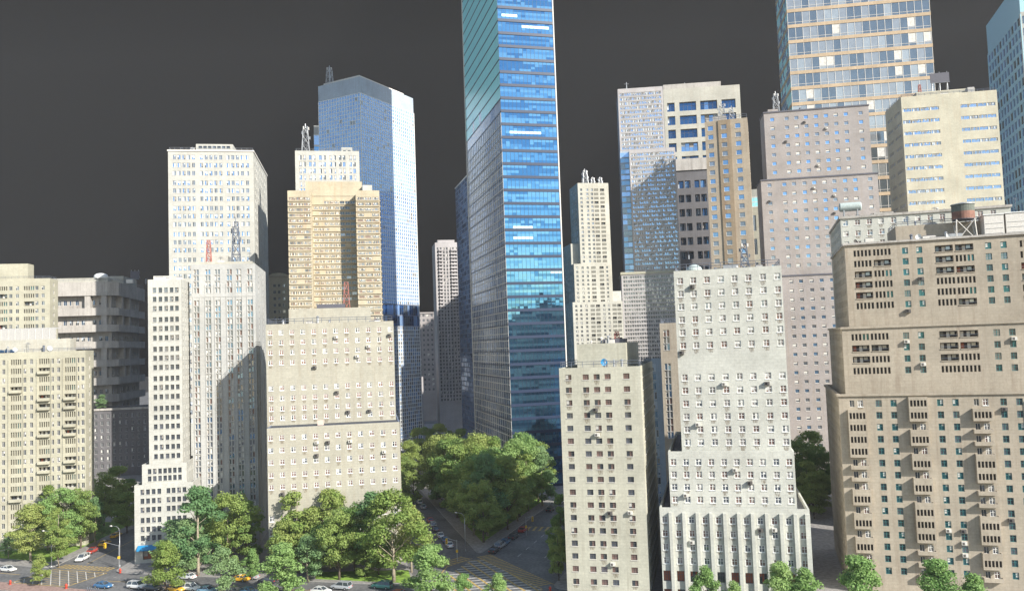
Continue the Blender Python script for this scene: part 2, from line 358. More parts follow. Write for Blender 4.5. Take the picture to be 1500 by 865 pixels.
def clutter(b, x0, x1, y0, y1, z, n, seed):
    R = random.Random(seed)
    for i in range(n):
        x, y = R.uniform(x0, x1), R.uniform(y0, y1); t = R.random(); mb = MB()
        if t < .4:
            w, d, h = R.uniform(.6, 1.6), R.uniform(.6, 1.4), R.uniform(.9, 2.0); k = R.choice(['steel', 'roof_light', 'offwhite', 'ac_white']); mb.box(x-w, x+w, y-d, y+d, z, z+h, k); mb.box(x-w*.8, x+w*.8, y-d*.8, y+d*.8, z+h+.003, z+h+.15, 'trim_dark'); b.part('roof_vent', mb)
        elif t < .75:
            h = R.uniform(1.2, 2.8); r_ = R.uniform(.15, .35); mb.tube([(x, y, z), (x, y, z+h), (x, y, z+h+.05), (x, y, z+h+.35)], [r_, r_, r_*1.7, r_*.4], R.choice(['steel', 'rail', 'offwhite']), 8); b.part('vent_pipe', mb)
        else:
            h = R.uniform(2.2, 4); mb.tube([(x, y, z), (x, y, z+h)], .06, 'rail', 4); mb.tube([(x-.7, y, z+h*.85), (x+.7, y, z+h*.85)], .05, 'rail', 4); mb.tube([(x-.45, y, z+h*.95), (x+.45, y, z+h*.95)], .05, 'rail', 4); b.part('aerial', mb)
def finish_buildings():
    vs, fs = [], []
    for cs in BOXES:
        n = len(vs); vs += [tuple(c) for c in cs]
        for q in ((0, 1, 5, 4), (1, 2, 6, 5), (2, 3, 7, 6), (3, 0, 4, 7), (4, 5, 6, 7)): fs.append(tuple(n+t for t in q))
    bvh = BVHTree.FromPolygons(vs, fs)
    for b in ALLB:
        if b.W.f: b.part('wall', b.W)
        if b.R.f: b.part('roof', b.R)
        if b.C.f: b.part('parapet', b.C)
        if b.RL.f: b.part('railing', b.RL)
        scored = []
        for (p, a, w, h, kind, wall) in b.wins:
            nrm = Vector((math.sin(a), -math.cos(a), 0)); nw = b.u*nrm.x+b.v*nrm.y
            c = b.world(*p)+Vector((0, 0, h/2))+nw*.5
            pr = project(c); vis = 0
            if pr and -3 < pr[0] < 1503 and -3 < pr[1] < 868 and (CP-c).dot(nw) > 0:
                d = c-CP; L = d.length
                hitp = bvh.ray_cast(CP, d.normalized(), L-.3)
                if hitp[0] is None: vis = w*h*(CP-c).normalized().dot(nw)/L**2*1e6
            scored.append(vis)
        idx = sorted(range(len(b.wins)), key=lambda i: -scored[i])
        total = len(idx); nobj = total if total <= 100 else 100
        if total > 100: nobj = min(100, max(0, sum(1 for v in scored if v > 0)))
        S = MB(); R = random.Random(len(b.wins))
        for r, i in enumerate(idx):
            p, a, w, h, kind, wall = b.wins[i]; var = R.randrange(8)
            w = round(w, 2); h = round(h, 2); g, f = window_mbs(kind, w, h, var, wall)
            if r < nobj:
                nm = 'window'
                if b.near:
                    o = link(nm, cached_mesh(('g', kind, w, h, var, wall), g, 'window'), b.root, p, a)
                    link('frame', cached_mesh(('f', kind, w, h, var, wall), f, 'frame'), o)
                else:
                    if ('c', kind, w, h, var, wall) not in MESHC:
                        cmb = MB(); cmb.xf(g, Matrix.Identity(4)); cmb.xf(f, Matrix.Identity(4)); MESHC[('c', kind, w, h, var, wall)] = cmb.mesh('window')
                    link(nm, MESHC[('c', kind, w, h, var, wall)], b.root, p, a)
            else:
                Mx = Matrix.Translation(p) @ Matrix.Rotation(a, 4, 'Z'); S.xf(g, Mx); S.xf(f, Mx)
        if S.f: b.part('window', S, kind='stuff')
# ================================================================== BUILDINGS
# ---- left: cream apartment block with slit balconies
b = B('apartment_block', 'cream apartment block at the far left front with columns of slit openings', -70, 515, 232, 530, 'w_cream', near=True)
x1 = b.uz(125, 518)[0]; zt = b.uz(30, 516)[1]; y1 = 7.5
sl = b.us([-58, -17, 23.3, 64.8, 103], 650); si = b.us([-46, -37, -5, 5, 36, 46, 76.6, 85.8, 114, 121.5], 650)
zr = b.zs([529+13.2*i for i in range(20)], 60)
Rr = random.Random(3); rows = []
pat = [[Rr.random() < .33 for _ in range(20)] for _ in range(5)]
for j, z in enumerate(zr):
    cells = []
    for i, c in enumerate(sl):
        if pat[i][j]: cells.append((c-1.55, c+1.55, 'balcony'))
        else: cells.append((c-1.35, c+1.35, 'slit'))
    for c in si: cells.append((c-.42, c+.42, 'plain'))
    rows.append((z-.75, z+.75, cells))
b.tier(0, x1, 0, y1, 0, zt, F=rows, R=auto(y1, 0, zt, 3.2, 1.2, 2.6, 1.4, 'plain'), cap='w_ivory')
for j, z in enumerate(zr):
    for i, c in enumerate(sl):
        if pat[i][j]:
            mb = MB(); mb.box(c-1.6, c+1.6, -.95, -.003, z-1.0, z-.8, 'w_cream'); mb.box(c-1.6, c+1.6, -.95, -.87, z-.8, z-.15, 'w_cream'); mb.box(c-1.6, c-1.52, -.87, -.003, z-.8, z-.15, 'w_cream'); mb.box(c+1.52, c+1.6, -.87, -.003, z-.8, z-.15, 'w_cream')
            b.part('balcony', mb)
# long ribs framing the slit columns
rb = MB()
for c in sl:
    for e in (-1.9, 1.9): rb.box(c+e-.12, c+e+.12, -.22, -.003, 3, zt-2, 'w_cream')
b.part('pilaster', rb)
xp = b.uz(103, 520, 2)[0]; b.tier(-1, xp, 2, y1-.4, zt-.9, b.uz(60, 497, 5)[1], wall='w_ivory')
b.railing(0.4, x1-.4, .4, y1-.4, zt, .9)
L1 = b; L1z = b.uz(60, 497, 5)[1]
# ---- cream upper block behind it
b = B('apartment_block', 'cream block with a raised plain attic rising behind the far left slit-windowed block', -60, 408, 325, 530, 'w_cream')
x1 = b.uz(73, 409)[0]; zt = b.uz(30, 408)[1]; zr = b.zs([422+11.2*i for i in range(14)], 30)
sl = b.us([-35, 3, 42.5], 430); si = b.us([-18, -9, 15.6, 25.3, 53.8, 63], 430)
rows = []
for j, z in enumerate(zr):
    rows.append((z-.8, z+.8, [(c-1.9, c+1.9, 'balcony' if (i*3+j*5) % 4 == 0 else 'slit') for i, c in enumerate(sl)]+[(c-.6, c+.6, 'plain') for c in si]))
b.tier(0, x1, 0, 9, 0, zt, F=rows, R=auto(9, 0, zt, 4, 1.4, 3.1, 1.6, 'plain'))
b.tier(-2, b.uz(44, 390, 4)[0], 2, 8, zt-.9, b.uz(20, 387, 4)[1], wall='w_cream'); b.railing(.4, x1-.4, .4, 8.6, zt, 1)
# ---- brutalist building with deep balcony bands
b = B('office_building', 'dark concrete building with deep stacked balcony bands left of the narrow white tower', 60, 413, 382, 530, 'w_concrete')
xc = b.uz(170, 412)[0]; zt = b.uz(100, 412)[1]
yc = 52
zz = lambda y: b.uz(168, y)[1]
bands = [(412, 432), (450, 461), (474.5, 485), (499, 509), (526, 536), (552, 563), (577, 588)]
zlow = zz(600)
rows = []
for k in range(len(bands)):
    za = zz(bands[k][1]+17); zb = zz(bands[k][1]+3)
    rows.append((za+1.2, zb-1.0, [(2+i*2.6, 2+i*2.6+1.5, 'skyw') for i in range(12) if (i*7+k*3) % 5 != 0]))
rows2 = [(a, c, [(2+i*3.6, 2+i*3.6+1.7, 'skyw') for i in range(12) if (i*5+k) % 3]) for k, (a, c, _) in enumerate(rows)]
b.tier(1.5, xc-3, 3.2, yc, 0, zt-1, F=rows, R=rows2)
for k, (a, c) in enumerate(bands):
    mb = MB(); za, zb = zz(c), zz(a)
    ch = 4.0
    pts = [(0, 0), (xc-ch, 0), (xc, ch), (xc, yc), (xc-.3, yc), (xc-.3, ch+.1), (xc-ch-.1, .3), (0, .3)]
    n = len(pts)
    mb.poly([(x, y, zb) for x, y in pts], 'w_concrete'); mb.poly([(x, y, za) for x, y in pts], 'w_concrete')
    for i in range(n):
        j = (i+1) % n; mb.poly([(*pts[i], za), (*pts[j], za), (*pts[j], zb), (*pts[i], zb)], 'w_concrete')
    # floor slab
    mb.poly([(0.1, .3, za+.3), (xc-ch-.1, .3, za+.3), (xc-.3, ch+.1, za+.3), (xc-.3, yc, za+.3), (0.1, yc, za+.3)], 'w_concrete')
    b.part('balcony', mb)
    if k in (1, 2, 4, 5):
        pb = MB()
        for (px_, y_) in ((xc-6.8, .35), (xc-14 if k % 2 else xc-30, .35)): pb = MB(); pb.box(px_, px_+2.4, y_, 3.18, zz(bands[k][0]) - .1, zz(bands[k-1][1]) + .1, 'w_concrete'); b.part('pier', pb)
        for y_ in (10+k, 24): pb = MB(); pb.box(xc-3, xc-.35, y_, y_+2.4, zz(bands[k][0]) - .1, zz(bands[k-1][1])+.1, 'w_concrete'); b.part('pier', pb)
b.tier(2, xc-6, 8, 40, zt-1.9, zt+2.2, wall='w_ivory'); b.tier(xc-9, xc-1, 16, 40, zt-1.9, zt+3.6, wall='w_ivory')
b.railing(.3, xc-.3, .3, yc-1, zt, 1.1, sides='FR')
# podium in front
xq = xc+34
zt2 = b.uz(150, 598, -14)[1]
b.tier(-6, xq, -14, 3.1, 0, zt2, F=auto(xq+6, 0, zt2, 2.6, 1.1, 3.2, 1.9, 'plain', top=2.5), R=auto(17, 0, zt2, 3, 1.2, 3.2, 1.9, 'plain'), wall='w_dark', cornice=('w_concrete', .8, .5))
BRU = b; BRUz = zt; PODz = zt2
# ---- narrow white stepped tower at the corner
g0 = ground(197.5, 826)
b = B('office_tower', 'slender white stepped tower with small dark windows and a blue awning', 0, 0, 0, 530, 'w_white', near=True, groundpt=g0)
def strip_rows(ys, x, cols, w, h, kind, x0, v):
    return G(cols, w, b.zs(ys, x, v), h, kind, x0)
z3 = b.uz(240, 708)[1]; z2 = b.uz(240, 678.5, 1.2)[1]; z1_ = b.uz(240, 409, 2.4)[1]
x3 = b.uz(283, 720)[0]; xa, xb = b.uz(208, 690, 1.2)[0], b.uz(273.5, 690, 1.2)[0]; xc, xd = b.uz(217.5, 540, 2.4)[0], b.uz(265.5, 440, 2.4)[0]
yd = b.vz(277.5, 440, xd)[0]; yd = min(max(yd, 12), 26)
r3 = strip_rows([719.4, 732.6, 745.5, 760.8, 774, 786.8], 225, b.us([208.6, 216.8, 225.1, 233.4, 246.9, 254.5, 262.5, 270.4], 750), .95, 1.35, 'dark', 0, 0)
r3.append((1.0, 3.6, [(2.0, 5.2, 'shop'), (7.5, 12, 'shop')]))
b.tier(0, x3, 0, yd+4, 0, z3, F=r3, L=auto(yd+4, 0, z3, 2.2, .95, 2.6, 1.35, 'dark'), R=auto(yd+4, 6, z3, 2.2, .95, 2.6, 1.35, 'dark'))
r2 = strip_rows([689, 699.6], 240, b.us([219, 226.6, 234.3, 241.7, 248.7, 256, 263.4], 695, 1.2), .9, 1.35, 'dark', xa, 1.2)
b.tier(xa, xb, 1.2, yd+3, z3-.9, z2, F=r2, R=auto(yd+1.8, z3, z2, 2.2, .95, 2.6, 1.35, 'dark'))
ys = [424.6, 437.8, 451.4, 467.6, 480.8, 494.4, 510.7, 523.9, 537.5, 553.8, 566.9, 580.6, 597.3, 610.4, 624, 640.3, 654, 667.6]
r1 = strip_rows(ys, 240, b.us([227.2, 235.8, 244.2, 252.3, 260], 540, 2.4), .92, 1.3, 'dark', xc, 2.4)
b.tier(xc, xd, 2.4, yd, z2-.9, z1_, F=r1, R=G([ (yd-2.4)*t+2.4 for t in (.2, .5, .8)], .95, b.zs(ys, 240, 2.4), 1.3, 'dark', 2.4))
b.tier(xc+.8, xd-2, 5, yd-2, z1_-.9, z1_+1.2)
aw = MB()
for k in range(6):
    xa_ = .8+k*1.05; aw.poly([(xa_, -.05, 4.7), (xa_+1.05, -.05, 4.7), (xa_+1.05, -1.6, 3.9), (xa_, -1.6, 3.9)], 'blue'); aw.poly([(xa_, -1.6, 3.9), (xa_+1.05, -1.6, 3.9), (xa_+1.05, -1.6, 3.6), (xa_+.5, -1.6, 3.5), (xa_, -1.6, 3.6)], 'blue')
aw.poly([(.8, -.05, 4.66), (7.1, -.05, 4.66), (7.1, -1.58, 3.86), (.8, -1.58, 3.86)], 'trim_dark')
b.part('awning', aw)
NAR = b; NARz = z1_; NARx = (xc+1, xd-1)
# ---- grey-white tower with paired vertical windows
b = B('office_tower', 'pale tower with paired vertical window strips, half in a slanting shadow', 279.5, 387, 227, 530, 'w_grey')
x1 = b.uz(373.5, 388)[0]; zt = b.uz(300, 387)[1]; y1 = min(30, max(14, b.vz(389, 400, x1)[0]))
cols = b.us([288.3, 305.4, 319.5, 337, 350.7, 367], 480)
rows = G(cols, 1.35, b.zs([398+9*i for i in range(4)]+[443+9*i for i in range(42)], 320), 1.42, 'pair')
rR = G([y1*.3, y1*.7], 1.35, b.zs([398+9*i for i in range(4)]+[443+9*i for i in range(42)], 320), 1.42, 'pair')
b.tier(0, x1, 0, y1, 0, zt, F=rows, R=rR)
pl = MB()
for i, c in enumerate(cols):
    for e in (-.85, .85): pl.box(c+e-.09, c+e+.09, -.14, -.003, 2, zt-5.6, 'w_grey')
for z in b.zs([432], 320): pl.box(.2, x1-.2, -.10, -.003, z-.5, z+.5, 'w_grey')
b.part('pilaster', pl)
b.tier(.9, x1-.9, 1, y1-1, zt-.9, zt+.8, wall='w_ivory')
b.tier(4, 9, 6, 12, zt-.1, zt+3.0, wall='w_white')
PAL = b; PALz = zt+.8
# ---- tall white block
b = B('office_tower', 'tall plain white block with small bluish windows and a low roof pavilion', 246, 219.5, 335, 530, 'w_white')
x1 = b.uz(371, 221)[0]; zt = b.uz(300, 219.8)[1]; y1 = min(60, b.vz(391, 262.5, x1)[0])
ys = [230.5, 242.1, 253.8, 267.9, 279.3, 291.2, 305.1, 316.5, 328.4, 342.8, 354.5, 366.1, 380.3, 392.2, 404, 418, 430, 442]+[455+12.3*i for i in range(14)]
cols = b.us([255.7, 262.7, 269.9, 276.8, 284, 295.7, 302.6, 309.5, 316.5, 324, 334.8, 341.7, 348.4, 355.6, 363], 300)
b.tier(0, x1, 0, y1, 0, zt, F=G(cols, 1.25, b.zs(ys, 300), 1.9, 'skyw'), R=G([y1*t for t in (.1, .2, .3, .45, .55, .65, .8, .9)], 1.25, b.zs(ys, 300), 1.9, 'skyw'), cap='trim_blue', cornice=('offwhite', .5, .3))
z = b.uz(300, 211, 8)[1]; xa, xb = b.us([287, 341], 213, 8)
b.tier(xa, xb, 8, 24, zt-.9, z, F=[(z-1.9, z-.8, [(1+i*1.9, 2.5+i*1.9, 'dark') for i in range(7)])]); b.railing(.4, x1-.4, .4, y1-.4, zt, 1.1, 'steel')
WHT = b; WHTz = zt
# ---- orange brown block behind
b = B('apartment_block', 'small orange-brown block peeking between the white tower and the wide tan tower', 393, 400, 400, 530, 'w_tan')
x1 = b.uz(424, 400)[0]; zt = b.uz(400, 404)[1]
b.tier(0, x1, 0, 24, 0, zt, F=auto(x1, 0, zt, 2.2, 1.2, 3.2, 1.5, 'plain', top=4), cornice=('w_ochre', .5, .4))
# curved gable on the roof
gb = MB(); n = 14; R_ = x1*.46
for i in range(n):
    a0, a1 = math.pi*i/n, math.pi*(i+1)/n
    c0, c1 = (x1*.46+R_*math.cos(a0), zt+R_*.36*math.sin(a0)), (x1*.46+R_*math.cos(a1), zt+R_*.36*math.sin(a1))
    gb.poly([(c0[0], 2, c0[1]), (c1[0], 2, c1[1]), (c1[0], 20, c1[1]), (c0[0], 20, c0[1])], 'w_ochre'); gb.poly([(c0[0], 2, zt-.5), (c0[0], 2, c0[1]), (c1[0], 2, c1[1]), (c1[0], 2, zt-.5)], 'w_tan')
b.part('gable', gb)
# ---- wide tan tower with a shaded slot
b = B('office_tower', 'wide tan tower with banded window rows and a tall shadowed recess', 421, 280, 300, 530, 'w_tan')
xa, xb = b.us([455.5, 521], 290); x1 = b.uz(555.5, 280)[0]; zt = b.uz(440, 279)[1]
ys = [291+8.1*i for i in range(36)]; zr = b.zs(ys, 440)
def tanrows(w, n, seed, dk=9):
    R = random.Random(seed); out = []
    for z in zr:
        cells = []; cw = (w-.6)/n
        for i in range(n):
            if R.random() < .93: cells.append((.3+cw*i+.12, .3+cw*(i+1)-.12, 'striptan' if i < dk else 'plain'))
        out.append((z-.55, z+.55, cells))
    return out
b.tier(0, xa, 0, 30, 0, zt, F=tanrows(xa, 3, 1), R=auto(30, 0, zt, 3, 1.4, 2.05, 1, 'plain'))
b.tier(xa+.003, xb-.003, 8, 30, 0, zt-.5, F=tanrows(xb-xa, 8, 2, 5))  # right-hand columns get darker windows to deepen the recess shade
b.tier(xb, x1, 0, 30, 0, zt, F=tanrows(x1-xb, 3, 3), R=tanrows(30, 8, 4))
for z in zr:
    pass
lm = MB()
for z in zr:
    lm.box(.1, xa-.1, -.35, -.003, z-.95, z-.62, 'w_tan'); lm.box(xb+.1, x1-.1, -.35, -.003, z-.95, z-.62, 'w_tan'); lm.box(xa+.1, xb-.1, 7.65, 7.997, z-.95, z-.62, 'w_tan')
    lm.box(x1+.003, x1+.35, .3, 29, z-.95, z-.62, 'w_tan')
b.part('ledge', lm)
b.tier(b.uz(447, 268, 8)[0], b.uz(530, 268, 8)[0], 8, 26, zt-.9, b.uz(480, 266, 8)[1])
b.tier(b.uz(531, 270, 6)[0], b.uz(545, 270, 6)[0], 6, 16, zt-.9, b.uz(538, 271, 6)[1], wall='w_white')
# ---- white block behind tan tower
b = B('office_tower', 'pale white block with six columns of paired windows behind the tan tower', 432, 221, 334, 530, 'w_white')
x1 = b.uz(526, 221)[0]; zt = b.uz(480, 221)[1]
cols = []
for c in b.us([442.8, 457.3, 472.3, 487.3, 501.2, 516.3], 240): cols += [c-.8, c+.8]
b.tier(0, x1, 0, 30, 0, zt, F=G(cols, 1.1, b.zs([231+9.7*i for i in range(14)], 480), 2.0, 'skyw'), R=auto(30, 0, zt, 4, 1.3, 3.1, 2, 'skyw'), cap='trim_blue')
b.tier(b.uz(500, 218, 4)[0], b.uz(516, 218, 4)[0], 4, 10, zt-.9, b.uz(508, 216, 4)[1], F=[(zt+.1, zt+1.3, [(.7, 1.9, 'dark'), (2.6, 3.8, 'dark')])])
b.railing(.4, x1-.4, .4, 29, zt, 1, 'steel'); WB2 = b; WB2z = zt
# ---- blue glass grid tower (turned 29 degrees)
b = B('glass_tower', 'blue gridded glass tower with a plain concrete crown, turned cornerwise behind the tan tower', 527, 112, 410, 1415, 'w_bluegrey')
zt = b.uz(527, 112)[1]; xl = b.uz(466, 127)[0]; yr = b.vz(605, 147, 0)[0]; zg = b.uz(527, 136)[1]
b.tier(xl, 0, 0, yr, zg, zt, cap='white'); curtain(b, 'F', xl, 0, 0, yr, 60, zg, 1.75, 1.95, ['c_blue', 'c_blue2', 's_a'], wts=[8, 4, .3], mw=.34, mh=.30, tilt=.0015)
zb0, zb1 = b.uz(527, 478)[1], b.uz(527, 444)[1]
curtain(b, 'R', xl, 0, 0, yr, zb1, zg, 1.75, 1.95, ['c_blue', 'c_blue2', 's_a'], wts=[8, 4, .3], mw=.4, mh=.34, tilt=.0015)
curtain(b, 'R', xl, 0, 0, yr, zb0, zb1, 1.75, 5, ['s_b', 'c_blue2', 't_blue2'], mull='trim_blue', mh=.6)
curtain(b, 'R', xl, 0, 0, yr, 0, zb0, 1.75, 1.95, ['c_blue', 's_a', 's_c'], wts=[5, 5, 2], mw=.42, mh=.34, tilt=.0015)
bx = MB(); bx.box(xl+.15, -.15, .15, yr-.15, 0, zg, 'trim_blue'); b.part('core', bx)
BOXES.append([b.world(p, q, z) for z in (0, zt) for p, q in ((xl, 0), (0, 0), (0, yr), (xl, yr))])
ed = MB(); ed.box(-.12, .3, -.3, .12, 0, zg-.01, 'white'); ed.box(-.12, .3, yr-.2, yr+.25, 0, zg-.01, 'white'); b.part('edge_trim', ed)
s0 = MB(); s0.box(xl+2, -2, 2, 2.3, zt, zt+1.6, 'offwhite'); s0.box(-2.3, -2, 2.3, yr-6, zt, zt+1.6, 'offwhite')
b.part('roof_screen', s0); GRD = b; GRDz = zt
# sliver behind
b = B('office_tower', 'white-capped sliver of a blue tower beside the gridded blue glass tower', 459.5, 185, 470, 530, 'w_white')
zt = b.uz(462, 184)[1]; x1 = 12; zg = b.uz(462, 197)[1]
b.tier(0, x1, 0, 14, zg, zt); curtain(b, 'F', 0, x1, .1, 14, 60, zg, 3, 6.5, ['c_blue', 't_blue'], mull='white', mh=1.2); bx = MB(); bx.box(.1, x1-.1, .3, 13.9, 0, zg, 'w_bluegrey'); b.part('core', bx)
# ---- front sand coloured building with setback
b = B('apartment_building', 'broad sand-coloured building with white casement windows and a dark setback ledge, behind the lawn', 391, 627, 203, 540, 'w_sand', near=True)
x1 = b.uz(586, 640)[0]; zl = b.uz(391, 627)[1]
cols = b.us([396.5+16.5*i for i in range(12)], 650); zr = b.zs([641.3, 659.4, 677, 695.7, 713.6], 397)
rw = G(cols, 1.15, zr, 1.25, 'casement')
rw += G(cols[::1], 1.15, [zr[-1]-7.6, zr[-1]-11.0], 1.4, 'casement')
yB = 34
b.tier(0, x1, 0, yB, 0, zl, F=rw, R=auto(yB, 0, zl, 3.4, 1.15, 3.1, 1.25, 'casement'), cap='trim_blue', par=.12, roof='roof_dark')
vU = 8.0; xu0, xu1 = b.uz(389.5, 500, vU)[0], b.uz(577, 500, vU)[0]; zt = b.uz(389, 475, vU)[1]
cols = b.us([396.2+16.02*i for i in range(12)], 520, vU)
rw = G(cols, 1.12, b.zs([487, 501.8, 516.4, 531.3, 568.8, 583.4, 598.6, 612.5], 397, vU), 1.25, 'casement', xu0)
b.tier(xu0, xu1, vU, yB, zl-.4, zt, F=rw, R=auto(yB-vU, zl, zt, 3.4, 1.15, 3.1, 1.25, 'casement'), cap='trim_blue')
zp = b.uz(480, 451, 14)[1]; xa, xb = b.us([423, 543], 460, 14)
b.tier(xa, xb, 14, yB-2, zt-.9, zp, F=[(zp-1.3, zp+.0-.1, [])]); b.railing(xu0+.3, xu1-.3, vU+.3, yB-.5, zt, 1.3, 'rail', .06)
xa, xb = b.us([464, 505], 450, 15); b.tier(xa, xb, 15, 20, zp-.9, zp+1.1, wall='trim_dark')
sk = MB(); sk.box(3, 9, 1.5, 2.6, zl-.38, zl-.2, 'offwhite'); sk.box(14, 22, 2, 2.8, zl-.38, zl-.22, 'offwhite'); sk.box(b.uz(465, 617, 3)[0], b.uz(474, 617, 3)[0], 3, 4.2, zl-.38, zl+1.1, 'rustwhite'); b.part('roof_vent', sk)
def ac(b, px, py, v, dark=False, face='F'):
    u, z = b.uz(px, py, v); mb = MB(); k = 'ac_dark' if dark else 'ac_white'
    mb.box(u-.48, u+.48, v-.62, v-.004, z-.33, z+.33, k); mb.box(u-.36, u+.05, v-.65, v-.621, z-.24, z+.24, 'ac_dark' if not dark else 'black')
    mb.box(u-.5, u-.42, v-.6, v-.006, z-.42, z-.335, 'rail'); mb.box(u+.42, u+.5, v-.6, v-.006, z-.42, z-.335, 'rail')
    b.part('air_conditioner', mb)
for (px, py, v, dk) in [(492, 493.5, vU, 0), (539.5, 507, vU, 0), (523, 521.5, vU, 0), (461, 537.5, vU, 1), (570.5, 490.5, vU, 1), (493.5, 574, vU, 1), (510, 602.5, vU, 1), (541, 601, vU, 1),
                        (464, 647.5, 0, 0), (480.5, 647, 0, 1), (513, 645.5, 0, 0), (464, 666, 0, 1), (562.5, 661, 0, 0), (414, 722.5, 0, 1)]: ac(b, px, py, v, dk)
SND = b; SNDz = zt
# ================================================================== CENTRE
b = B('office_tower', 'dim grey distant block low at the end of the left street', 606, 457, 600, 530, 'w_mist')
x1 = b.uz(640, 457)[0]; zt = b.uz(620, 457)[1]
b.tier(0, x1, 0, 30, 0, zt, F=auto(x1, 20, zt, 3, 1.5, 3.6, 1.8, 'plain'), R=auto(30, 20, zt, 3, 1.5, 3.6, 1.8, 'plain'), cornice=('w_mist', 1, .5))
b = B('apartment_block', 'narrow pale slab with a stepped top low behind the gridded blue tower', 608, 524, 520, 530, 'w_lilac')
x1 = b.uz(619, 524)[0]; zt = b.uz(612, 524)[1]
b.tier(0, x1*.6, 0, 16, 0, zt); b.tier(x1*.6+.003, x1, 0, 16, 0, zt-12)
b = B('apartment_tower', 'slender pinkish tower with balcony columns left of the big blue glass tower', 637, 356, 520, 530, 'w_lilac')
x1 = b.uz(671, 354)[0]; zt = b.uz(650, 355)[1]
cols = lin(1.6, x1-1.6, 7); zr = lin(20, zt-4, 44)
b.tier(0, x1, 0, 22, 0, zt, F=G(cols, 1.1, zr, 1.7, 'plain', alt=lambda i, j: 'void2' if False else ('plain')), R=auto(22, 20, zt, 3, 1.2, 3, 1.6, 'plain'))
lm = MB()
for j, z in enumerate(zr):
    for (a, c) in ((2.2, 4.6), (x1-5, x1-1)): lm = MB(); lm.box(a, c, -1.1, -.003, z-1.5, z-.5, 'w_lilac'); b.part('balcony', lm)
b.tier(2, x1-2, 3, 16, zt-.9, zt+2)
# slab with horizontal blue louvres
b = B('glass_tower', 'lower blue ribbed glass slab showing just left of the tall blue glass tower', 686, 256, 430, 444, 'w_bluegrey')
zt = b.uz(686, 256)[1]; yl = b.vz(666.8, 268, 0)[0]
yl = min(max(yl, 20), 60)
curtain(b, 'L', 0, 24, 0, yl, 0, zt, 2.2, 2.6, ['c_blue', 'c_blue2', 't_blue'], mull='trim_blue', mw=.12, mh=.5); bx = MB(); bx.box(.15, 24, .15, yl-.1, 0, zt-.1, 'trim_blue'); bx.box(-.3, 24, -.3, yl+.3, zt-.1, zt+.5, 'offwhite'); b.part('core', bx)
# ---- the tall blue glass tower
b = B('glass_tower', 'tallest bright blue glass tower with dark floor bands, cut off at the top', 728, 0, 305, 444, 'navy')
x1 = b.uz(812, 100)[0]; yl = b.vz(679, 60, 0)[0]; yl = min(yl, 100); ztop = 5.03*54
FH = 5.03
zb = [0+FH*i for i in range(55)]
gF, gL = MB(), MB(); R = random.Random(9)
NX = 14; dx = x1/NX
for j in range(54):
    z0_, z1_ = zb[j]+1.05, zb[j+1]; hh = (z1_-z0_)/4
    runs = [R.choice(['t_blue', 't_blue', 't_blue2', 't_blue3']) for _ in range(4)]
    run = {}
    for rr in range(4):
        st = R.randrange(NX); ln = R.randrange(3, 9); kk = R.choice(['t_blue3', 't_blue2', 't_lit' if (R.random() < .3 and j > 14) else 't_blue3'])
        if R.random() < (.75 if kk != 't_lit' else .6): run[rr] = (st, st+ln, kk)
    for i in range(NX):
        col = R.random()
        for rr in range(4):
            k = runs[rr]
            if rr in run and run[rr][0] <= i < run[rr][1]: k = run[rr][2]
            elif R.random() < .14: k = R.choice(['t_blue2', 't_blue3', 't_blue'])
            e = [R.uniform(-.012, .012) for _ in range(3)]; a, c = dx*i, dx*(i+1); za, zc = z0_+hh*rr, z0_+hh*(rr+1)
            gF.poly([(a, e[0], za), (c, e[1], za), (c, e[1]+e[2], zc), (a, e[0]+e[2], zc)], k)
NL = int(yl/3.4); dl = yl/NL; ZSW = b.uz(733, 150)[1]; refl_grid = MB()
for i in range(NL+1): refl_grid.box(-.12, -.03, dl*i-.13, dl*i+.13, 0, ZSW-4, 'offwhite')
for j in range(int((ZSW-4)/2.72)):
    refl_grid.box(-.11, -.03, .02, yl-.02, 2.72*j+.1, 2.72*j+.34, 'offwhite')
b.part('mullion_grid', refl_grid)  # lattice added to draw the neighbour's mirrored grid on the lower panes
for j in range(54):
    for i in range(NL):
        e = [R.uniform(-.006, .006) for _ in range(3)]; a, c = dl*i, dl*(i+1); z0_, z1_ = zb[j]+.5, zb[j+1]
        gL.poly([(e[0], a, z0_), (e[1], c, z0_), (e[1]+e[2], c, z1_), (e[0]+e[2], a, z1_)], 't_cyan' if z0_ > ZSW+R.uniform(-2, 2) else R.choice(['t_refl', 't_refl', 't_refl2']))  # reflections as pane colour: cyan sky above, mirrored neighbour below
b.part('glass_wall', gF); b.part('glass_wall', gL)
bx = MB(); bx.box(.12, x1-.02, .12, yl-.02, 0, ztop, 'navy'); b.part('core', bx)
for j in range(54):
    s = MB(); s.box(-.004, x1+.02, -.28, -.02, zb[j], zb[j]+1.05, 'navy'); s.box(-.10, -.005, -.02, yl, zb[j], zb[j]+.5, 'navy'); b.part('floor_band', s)
mm = MB()
for i in range(NX+1): mm.box(dx*i-.04, dx*i+.04, -.07, 0, 0, ztop, 'navy')
b.part('mullion', mm)
ed = MB(); ed.box(x1+.02, x1+.45, -.3, .5, 0, ztop, 'offwhite'); ed.box(-.35, .0, yl, yl+.6, 0, ztop, 'offwhite'); b.part('edge_trim', ed)
curtain(b, 'R', 0, x1, 0, yl, 0, ztop, 3.4, FH, ['t_blue', 't_blue2'], mull='navy', mh=1.0)
BOXES.append([b.world(p, q, z) for z in (0, ztop) for p, q in ((0, 0), (x1, 0), (x1, yl), (0, yl))]); TAL = b
